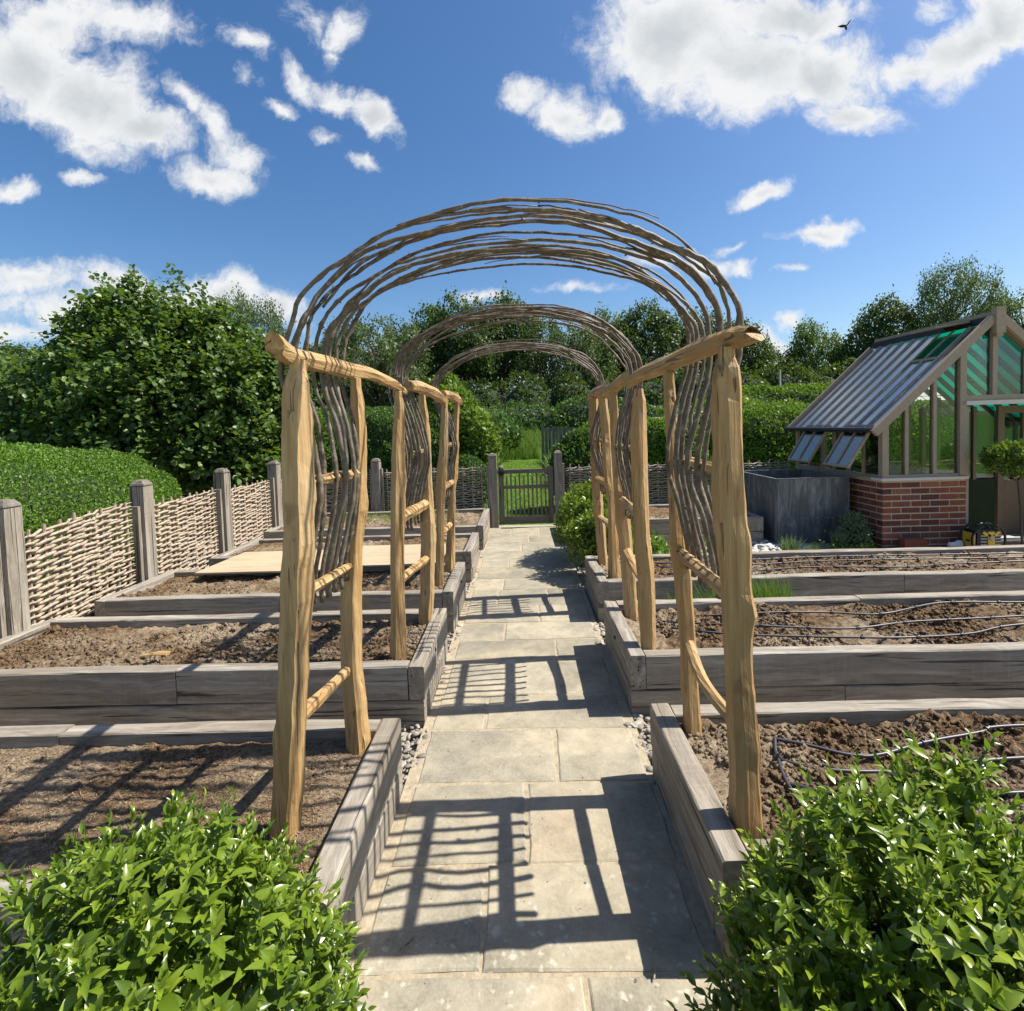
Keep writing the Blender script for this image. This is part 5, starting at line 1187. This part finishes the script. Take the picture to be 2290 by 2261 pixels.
bush('leafy_shrub', 'low dark shrub at the left of the gate lawn', [(-1.05, 9.35, .5, .5, .4, .62)], 9000, .06, DKH, (-1.05, 9.35, 0), 25, amp=.06)
bush('leafy_shrub', 'rounded leafy shrub just behind the right gatepost', [(1.20, 9.7, .62, .66, .5, .90), (1.7, 10.1, .6, .5, .5, .8)], 15000, .07, DKH, (1.3, 9.7, 0), 26, amp=.06)
hedge('clipped_hedge', 'mid green leafy hedge between the right arch posts, beyond the fence', [(2.75, 10.3, .7, .85, .6, .95)], 24000, .055, BOX, (2.75, 10.3, 0), 27, amp=.05)
hedge('clipped_hedge', 'bright leafy hedge behind the tank and running behind the greenhouse', [(5.3, 10.4, .75, 1.35, .8, 1.05), (8.3, 10.6, .75, 1.9, .8, 1.02)], 80000, .055, BOX, (5.3, 10.4, 0), 28, amp=.06)
bush('leafy_shrub', 'feathery shrub with small pale tips, above the hedge behind the tank', [(6.2, 14.5, 1.0, 2.6, .9, 1.15)], 16000, .09, YLH, (6.2, 14.5, 0), 29, amp=.12, depth=.16)

# leafy shrub by the path in front of the gate (trails over the paving)
bush('leafy_shrub', 'bright leafy shrub spilling over the right edge of the path before the gate', [(.80, 5.95, .42, .36, .42, .44), (.78, 5.35, .36, .30, .36, .40), (1.0, 6.3, .5, .34, .32, .36)], 11000, .055, BAY, (.8, 5.7, 0), 31, amp=.13, fr=3.5, depth=.07, core=.7, wid=.42)
bush('low_weeds', 'patch of bright weeds behind the shrub, between two right beds', [(1.75, 5.3, .08, .42, .3, .24), (1.35, 6.0, .1, .4, .3, .26)], 2600, .05, BOX, (1.6, 5.5, 0), 32, core=.5, cat='weeds')
def tuft(name, label, cat, x, y, z, n, h, sp, mat_, seed, lw=.05, lean=.35, kind=None, loc=None):
    rng = np.random.RandomState(seed); a = rng.uniform(0, 2*pi, n); r = sp*np.sqrt(rng.rand(n)) if np.ndim(sp) == 0 else None
    if r is not None: P = np.stack([x+r*np.cos(a), y+r*np.sin(a), np.full(n, z)], -1)
    else: P = np.stack([rng.uniform(x-sp[0], x+sp[0], n), rng.uniform(y-sp[1], y+sp[1], n), np.full(n, z)], -1)
    d = np.stack([rng.normal(0, lean, n), rng.normal(0, lean, n), np.ones(n)], -1); X, Y, Z = frames(d, rng, rng.normal(size=(n, 3)), .2)
    S = rng.uniform(.5, 1.1, n)*h
    T = np.array([(-.5*lw, 0, 0), (.5*lw, 0, 0), (.32*lw, .6, .06), (-.32*lw, .6, .06), (0, 1, .2)]); 
    V, F = scatter(T[:4], np.array([[0, 1, 2, 3]]), P, X, Y, Z, S); V2, F2 = scatter(T[[3, 2, 4]], np.array([[0, 1, 2]]), P, X, Y, Z, S)
    me = mesh_np(name, np.concatenate([V, V2])-np.array((x, y, z)), [tuple(f) for f in F.tolist()]+[tuple(f) for f in (F2+len(V)).tolist()], mat_)
    o = bpy.data.objects.new(name, me); col.objects.link(o); o.location = (x, y, z); o['label'] = label; o['category'] = cat
    if kind: o['kind'] = kind
    return o
tuft('fine_weeds', 'wispy patch of bright green weeds growing in the gap before the third right bed', 'weeds', 1.70, 3.86, -.02, 1900, .40, (.27, .05), GRASS, 41, .022, .22)
tuft('fine_weeds', 'smaller wisp of green weeds in the same gap, next to the right arch post', 'weeds', 1.22, 3.86, -.02, 600, .33, (.13, .05), GRASS, 42, .022, .25)
for k, (x, y, h) in enumerate([(2.98, 5.75, .30), (3.14, 5.6, .22), (3.75, 6.15, .25)]):
    tuft('rosemary', ['small upright rosemary sprig on the white cobbles', 'second short sprig beside the first, nearer the bed', 'thin sprig growing against the front of the water tank'][k], 'herb plant', x, y, -.02, 220, h, .06, ROSE, 50+k, .05, .22)
bush('rosemary_bush', 'dark feathery bush in the shade between the tank and the brick wall', [(4.04, 6.32, .10, .20, .16, .30)], 2200, .06, ROSE, (4.0, 6.3, 0), 55, core=.5, wid=.25)
bush('low_plants', 'low mossy green plants on the ground in front of the water tank', [(3.7, 5.98, 0, .42, .14, .07)], 1800, .03, BOX, (3.7, 6, 0), 56, core=.5, cat='ground plant')

# standard bay tree on a stem
bt = thing('standard_bay_tree', 'clipped standard bay tree on a thin stem by the greenhouse door', 'bay tree', (5.72, 5.95, 0))
V, F = tube([(5.72, 5.95, .0), (5.70, 5.95, .45), (5.66, 5.95, .82)], [.013, .012, .011], 7); part('trunk', V, F, BARK, bt)
for a in range(7):
    th = a*.9; V, F = tube([(5.66, 5.95, .78), (5.66+.16*cos(th), 5.95+.16*sin(th), .95)], [.009, .004], 5); part('branch', V, F, BARK, bt)
V, F = tube([(5.735, 5.93, .0), (5.725, 5.93, .62)], .006, 6); part('cane', V, F, CANE, bt)
rng = np.random.RandomState(61); P, N = surf_pts([(5.66, 5.95, 1.04, .30, .28, .185), (5.80, 5.95, 1.02, .26, .26, .17)], 2600, rng, .3, 1, -.95); P = P-N*np.abs(rng.normal(0, .05, (len(P), 1)))
X, Y, Z = frames(N+rng.normal(size=P.shape)*.6+np.array([0, 0, .4]), rng, N, .6); S = rng.uniform(.05, .085, len(P)); V, F = scatter(RH, RHF, P, X, Y, Z, np.stack([S*.55, S, S], -1)); part('crown', V, F, leafmat('bay_standard_leaf', [(0, (.03, .065, .012)), (.5, (.09, .16, .02)), (1, (.24, .30, .06))], .28, .25, .6), bt, kind='stuff')
V, F = tube([(5.72, 5.95, -.02), (5.72, 5.95, .015)], [.10, .12], 14); part('pot', V, F, BRICK, bt)

# hazel: big multi-stemmed bush behind the left fence
def big_bush(name, label, ells, nclump, nleaf, lsz, mat_, loc, seed, group=None, spikes=()):
    rng = np.random.RandomState(seed); t = thing(name, label, 'large bush', loc)
    P, N = surf_pts(ells, nclump, rng, .1, 1.0, -.55); P2, N2 = surf_pts(ells, nclump//2, rng, .1, .82, -.55)
    P = np.concatenate([P, P2]); N = np.concatenate([N, N2]); P = P+N*(rng.normal(0, .14, (len(P), 1)))
    sp = []
    for (x, y, z, h) in spikes:
        for k in range(5): sp.append((x+rng.normal()*.05, y+rng.normal()*.05, z+h*k/4))
    if sp: P = np.concatenate([P, np.array(sp)]); N = np.concatenate([N, np.tile([0, -.3, .9], (len(sp), 1))])
    k = len(P); tw = norm(N*.9+rng.normal(size=N.shape)*.45+np.array([0, 0, .25])); tl = rng.uniform(.25, .55, (k, 1))
    f = rng.rand(k, nleaf, 1); LP = P[:, None]+tw[:, None]*(f-.5)*tl[:, None]+rng.normal(size=(k, nleaf, 3))*.055
    LD = tw[:, None]*.5+rng.normal(size=(k, nleaf, 3))*.7+np.array([0, -.05, -.05]); LP = LP.reshape(-1, 3); LD = LD.reshape(-1, 3)
    X, Y, Z = frames(LD, rng, np.repeat(tw, nleaf, 0)*.4+np.array([.15, 0, .9]), .45); S = rng.uniform(.55, 1.25, len(LP))*lsz
    T = np.array([(-.38, .22, .06), (-.40, .62, .07), (0, 1, -.10), (.40, .62, .07), (.38, .22, .06), (0, 0, 0)])
    V, F = scatter(T, np.array([[5, 4, 3, 2], [5, 2, 1, 0]]), LP, X, Y, Z, S); part('leaves', V, F, mat_, t, kind='stuff')
    mb = MB(); r_ = random.Random(seed)
    for i in r_.sample(range(k), min(90, k)):
        p0 = Vector((loc[0]+r_.uniform(-.3, .3), loc[1]+r_.uniform(-.3, .3), 0)); p1 = Vector(P[i]); md = (p0+p1)/2+Vector((r_.uniform(-.2, .2), r_.uniform(-.2, .2), .35))
        V, F = tube([p0, md, p1], [.035, .02, .006], 5); mb.add(V, F)
    mb.build('branches', BARK, t, kind='stuff')
    V, F = scatter(IV2, IF2, np.array([e[:3] for e in ells]), np.array([[1, 0, 0]]*len(ells)), np.array([[0, 1, 0]]*len(ells)), np.array([[0, 0, 1]]*len(ells)), np.array([np.array(e[3:6])*.70 for e in ells])); part('shade_core', V, F, CORE, t)  # solid dark bodies coloured as the shade deep in the bush
    return t
big_bush('hazel_bush', 'big dark green hazel bush with leafy spikes above the left fence', [(-7.2, 9.6, 1.9, 1.35, 1.5, 1.8), (-5.9, 9.2, 1.8, 1.5, 1.5, 1.65), (-7.2, 9.4, 3.25, .8, .8, .85), (-5.8, 9.1, 3.15, .7, .8, .65), (-4.85, 9.0, 2.15, .75, 1.0, .95), (-6.3, 8.6, 1.5, 1.3, 1.0, 1.3), (-4.9, 8.7, 1.15, .8, .8, .95)], 1700, 30, .088, HAZ, (-6.1, 9.2, 0), 71,
    spikes=[(-8.0, 9.2, 3.1, .6), (-8.6, 9.3, 2.5, .55), (-7.9, 9.5, 3.5, .5), (-6.9, 9.2, 3.9, .55), (-5.5, 9.0, 3.5, .6), (-5.25, 9.0, 3.3, .4), (-4.5, 8.9, 2.7, .5), (-4.2, 8.9, 2.4, .45), (-6.3, 8.9, 3.6, .5), (-7.6, 9.4, 3.75, .7), (-7.0, 9.3, 3.8, .7), (-5.95, 9.0, 3.7, .7), (-8.3, 9.5, 3.3, .5), (-5.0, 9.0, 3.1, .45), (-6.6, 9.2, 3.9, .4)])
big_bush('hazel_bush', 'low dark spreading bush at the left edge beyond the round hedge', [(-9.3, 9.4, 1.2, 1.7, 1.3, 1.7), (-8.3, 8.6, 1.1, 1.1, .8, 1.0), (-11.0, 10.2, 1.6, 1.5, 1.2, 1.7)], 700, 30, .088, HAZ, (-9, 9.4, 0), 72)

# ---------------------------------------------------------------- trees
def tree_meshes(seed, H, R, base, ncl, nlf, lsz, sparse=False, lean=0):
    rng = np.random.RandomState(seed); r_ = random.Random(seed)
    # billows
    nb = r_.randint(7, 10); B = []
    for k in range(nb):
        a = 2*pi*k/nb+rng.uniform(-.3, .3); f = rng.uniform(.25, .72); z = base+(H-base)*rng.uniform(.30, .80)
        B.append((R*f*cos(a), R*f*sin(a), z, R*rng.uniform(.30, .48), R*rng.uniform(.30, .48), (H-base)*rng.uniform(.13, .24)))
    B.append((0, 0, H-(H-base)*.2, R*.42, R*.42, (H-base)*.2)); B.append((0, 0, base+(H-base)*.5, R*.6, R*.6, (H-base)*.3))
    P, N = surf_pts(B, ncl, rng, base*.7, 1.0, -.7); P = P+N*rng.normal(0, .07*R, (len(P), 1))
    k = len(P); LP = P[:, None]+rng.normal(size=(k, nlf, 3))*R*(.075 if not sparse else .06); LP = LP.reshape(-1, 3)
    LD = rng.normal(size=LP.shape)+np.array([0, 0, .2]); X, Y, Z = frames(LD, rng, np.repeat(N, nlf, 0)*.8+np.array([0, 0, .6]), .6)
    S = rng.uniform(.5, 1.3, len(LP))*lsz; V, F = scatter(RH, RHF, LP, X, Y, Z, np.stack([S*.9, S, S], -1)); crown = mesh_np('crown', V, F, None)
    mb = MB(); tr = .028*H*.75
    trunk_top = base+(H-base)*.75
    C = [(0, 0, -.6), (R*.03*lean, 0, base*.6), (R*.05*lean, R*.03, base), (R*.02, 0, trunk_top)]
    V, F = tube(catmull(C, 4), [tr*(1.25-.09*i) if i < 11 else tr*.15 for i in range(13)], 8); mb.add(V, F)
    for i in r_.sample(range(k), min(46 if not sparse else 70, k)):
        p1 = Vector(P[i]); z0 = min(p1.z*.9, max(base*.45, p1.z-.32*(H-base)-r_.uniform(0, .2)*H)); p0 = Vector((0, 0, z0)); md = p0.lerp(p1, .5)+Vector((r_.uniform(-.06, .06)*R, r_.uniform(-.06, .06)*R, .04*H*r_.uniform(-.3, 1)))
        q = tr*r_.uniform(.22, .42); V, F = tube([p0, p0.lerp(md, .5)+Vector((0, 0, .02*H)), md, md.lerp(p1, .5)+Vector((r_.uniform(-.04, .04)*R, 0, 0)), p1], [q, q*.8, q*.55, q*.35, q*.12], 5, cap=False); mb.add(V, F)
    trunk = mesh_np('trunk', mb.V, mb.F, BARK)
    return crown, trunk
VAR = [tree_meshes(500, 12, 5.0, 3.4, 300, 44, .30), tree_meshes(501, 12, 4.6, 3.0, 280, 44, .30), tree_meshes(502, 12, 5.2, 4.2, 230, 40, .26, True), tree_meshes(503, 12, 4.4, 2.6, 310, 44, .30), tree_meshes(504, 12, 5.4, 3.8, 240, 40, .26, True), tree_meshes(505, 12, 5.6, 4.0, 420, 44, .20, True)]
crowns = {}
def tree(v, x, y, H, R=1.0, m_=OAKL, label='', rot=0.0, z=0.0):
    cr, tr_ = VAR[v]; key = (v, m_.name)
    if key not in crowns:
        c = cr.copy(); c.materials.clear(); c.materials.append(m_); crowns[key] = c
    t = thing('tree', label, 'tree', (x, y, z), 'trees on the skyline')
    a = bpy.data.objects.new('crown', crowns[key]); b = bpy.data.objects.new('trunk', tr_)
    for o in (a, b): col.objects.link(o); o.parent = t
    a['kind'] = 'stuff'
    t.scale = (H/12*R, H/12*R, H/12); t.rotation_euler = (0, 0, rot)
    return t
TL = [
 (5, 485, 555, 36, 0.53, OAKL3, 'sparse feathery tree right of the hazel bush'),
 (3, 20, 640, 40, 1.13, OAKL, 'low dark tree at the far left edge, behind the hazel'),
 (1, 110, 640, 44, 1.13, OAKL, 'dark tree showing in a gap of the hazel bush'),
 (3, 400, 600, 42, 0.95, OAKL, 'dark tree close behind the hazel bush on its right'),
 (1, 545, 655, 40, 1.03, OAKL, 'dark low tree behind the nearest left post'),
 (3, 600, 640, 46, 0.86, OAKL, 'dark tree behind the left feet of the front rods'),
 (0, 655, 618, 50, 0.82, OAKL3, 'grey-green tree under the left shoulder of the front arch'),
 (4, 720, 590, 40, 0.86, OAKL3, 'open branchy tree left of the second arch, sky showing through'),
 (2, 775, 600, 46, 0.78, OAKL, 'thin dark tree just left of the second arch shoulder'),
 (3, 820, 572, 48, 0.73, OAKL2, 'yellow-green tree above the second arch on its left'),
 (0, 890, 560, 47, 0.82, OAKL, 'tall rounded dark tree left of centre on the skyline'),
 (1, 955, 556, 50, 0.82, OAKL, 'tallest dark tree near the middle of the skyline'),
 (2, 1030, 590, 47, 0.78, OAKL, 'dark tree over the crown of the far arch'),
 (4, 1090, 600, 44, 0.70, OAKL3, 'lacy grey-green tree right of centre'),
 (0, 1150, 588, 48, 0.78, OAKL3, 'grey-green round tree right of the second arch crown'),
 (1, 1215, 570, 46, 0.82, OAKL, 'dark broad tree under the right side of the front arch'),
 (2, 1270, 600, 50, 0.78, OAKL, 'thin-crowned tree between the right-hand rods'),
 (0, 1335, 585, 48, 0.78, OAKL, 'dark tree behind the right beam'),
 (3, 1395, 598, 45, 0.82, OAKL, 'dark tree just right of the nearest right post'),
 (1, 1450, 650, 46, 0.70, OAKL, 'small dark tree in the dip right of the arch'),
 (0, 1525, 603, 46, 0.65, OAKL2, 'pale green round tree left of the greenhouse'),
 (3, 1590, 650, 48, 0.82, OAKL, 'dark lower tree left of the greenhouse roof'),
 (1, 1655, 562, 44, 0.73, OAKL, 'dark tree over the greenhouse roof'),
 (5, 1772, 505, 42, 0.50, OAKL3, 'tallest tree on the right, open crown with visible limbs'),
 (2, 1830, 575, 44, 0.70, OAKL3, 'thin tree between the tallest tree and the ridge'),
 (4, 1915, 545, 42, 0.66, OAKL3, 'feathery tree behind the greenhouse ridge at the right edge'),
 (3, 2010, 560, 44, 0.86, OAKL, 'dark tree beyond the right edge of the picture'),
 (1, 1700, 640, 50, 0.86, OAKL, 'low dark tree directly behind the greenhouse roof'),
]
for k, (v, pxx, pyy, Y, R, m_, lb) in enumerate(TL):
    hz = 801-.031*(pxx-985)*1.0
    tree(v, (pxx-985)/966*Y, Y, 1.6+(hz-pyy-16)/966*Y, R, m_, lb, rot=k*1.7)
# understorey: dark thicket, hedges, shrubs
def band(name, label, x0, x1, y, h, n, lsz, m_, seed, cat='hedge', amp=.35, dy=1.5):
    w_ = (x1-x0)/2; k = max(2, int(w_/1.6)); r_ = random.Random(seed); E_ = []
    for i in range(k):
        f = (i+.5)/k; E_.append((x0+(x1-x0)*f, y+r_.uniform(-.5, .5), h*.42, (x1-x0)/k*.85, dy, h*(.58+r_.uniform(-.10, .06))))
    return bush(name, label, E_, n, lsz, m_, ((x0+x1)/2, y, 0), seed, amp=amp, fr=1.0, depth=.28, cat=cat, core=.88)
band('thicket', 'dark thicket closing the foot of the wood behind the arches', -24, 22, 41, 5.4, 30000, .28, OAKL, 81, 'thicket', .8, 2.5)
band('thicket', 'dark trees and scrub far behind the left hedges', -42, -15, 40, 6.5, 16000, .30, OAKL, 82, 'thicket', .8, 2.5)
band('thicket', 'dark scrub far behind the greenhouse', 19, 48, 42, 5.5, 16000, .30, OAKL, 83, 'thicket', .8, 2.5)
band('field_hedge', 'long lit hedge below the wood, left of the path line', -10, -1.5, 24, 2.6, 12000, .17, DKH, 84)
band('field_hedge', 'scrubby sunlit hedge below the wood above the gate', -2.2, 6.5, 33, 3.1, 12000, .17, DKH, 85)
band('leafy_shrub', 'yellow-green shrub patch in the hedge right of the gate view', 3.4, 5.6, 24, 2.4, 4500, .15, YLH, 86, 'shrub')
band('field_hedge', 'hedge behind the low outbuilding', 4.5, 10.5, 22, 2.45, 12000, .16, DKH, 87)
hedge('field_hedge', 'clipped bright-topped field hedge left of the greenhouse roof', [(13.5, 26, 1.25, 4.6, .9, 1.85)], 30000, .12, BOX, (13.5, 26, 0), 88, amp=.12, pw=4)
band('field_hedge', 'rough low hedge between the clipped hedge and the greenhouse', 8.5, 15, 20, 1.9, 14000, .12, YLH, 89)
# tall grass bank
rng = np.random.RandomState(91); n = 60000; x = rng.uniform(-5.5, 7, n); y = 13.0+rng.rand(n)**1.3*17
keep = (np.abs(x+.02) > .95+.1*np.sin(y*1.7)) | (y > 24); x, y = x[keep], y[keep]; n = len(x); P = np.stack([x, y, lawnz(x, y)], -1)
d = np.stack([rng.normal(0, .3, n), rng.normal(0, .3, n), np.ones(n)], -1); X, Y, Z = frames(d, rng, rng.normal(size=(n, 3)), .2); S = rng.uniform(.35, .95, n)
T = np.array([(-.018, 0, 0), (.018, 0, 0), (.010, 1, .15), (-.004, 1, .15)]); V, F = scatter(T, np.array([[0, 1, 2, 3]]), P, X, Y, Z, S)
tagm(part('tall_grass', V, F, GRASS), 'bank of tall meadow grass beyond the mown strip', 'grass', kind='stuff')
# short lawn blades near the gate
rng = np.random.RandomState(92); n = 60000; x = rng.uniform(-1.6, 2.0, n); y = 8.45+rng.rand(n)**1.6*15; P = np.stack([x, y, lawnz(x, y)], -1)
d = np.stack([rng.normal(0, .5, n), rng.normal(0, .5, n), np.ones(n)], -1); X, Y, Z = frames(d, rng, rng.normal(size=(n, 3)), .2); S = rng.uniform(.025, .06, n)
V, F = scatter(np.array([(-.12, 0, 0), (.12, 0, 0), (0, 1, .1), (0, 1, .1)])[:3], np.array([[0, 1, 2]]), P, X, Y, Z, S)
tagm(part('lawn_grass', V, F, BOX), 'short mown lawn grass seen through and over the gate', 'grass', kind='stuff')
# weeds on the last left bed
tuft('bed_weeds', 'yellowed weeds growing on the last left bed by the back fence', 'weeds', -1.9, 7.5, .27, 700, .14, (.9, .35), YLH, 95, .05, .8)
# twig litter on the path
for k, (x, y, a) in enumerate([(-.42, 1.49, .6), (.33, 1.40, 1.2)]):
    V, F = tube([(x, y, .012), (x+.03*cos(a), y+.03*sin(a), .016), (x+.055*cos(a+.2), y+.055*sin(a+.2), .012)], .0025, 5); tagm(part('twig', V, F, ROD if k == 0 else HURD), ['small brown twig on the flagstones by the left shrub', 'pale wood splinter in the shade by the right shrub'][k], 'twig')
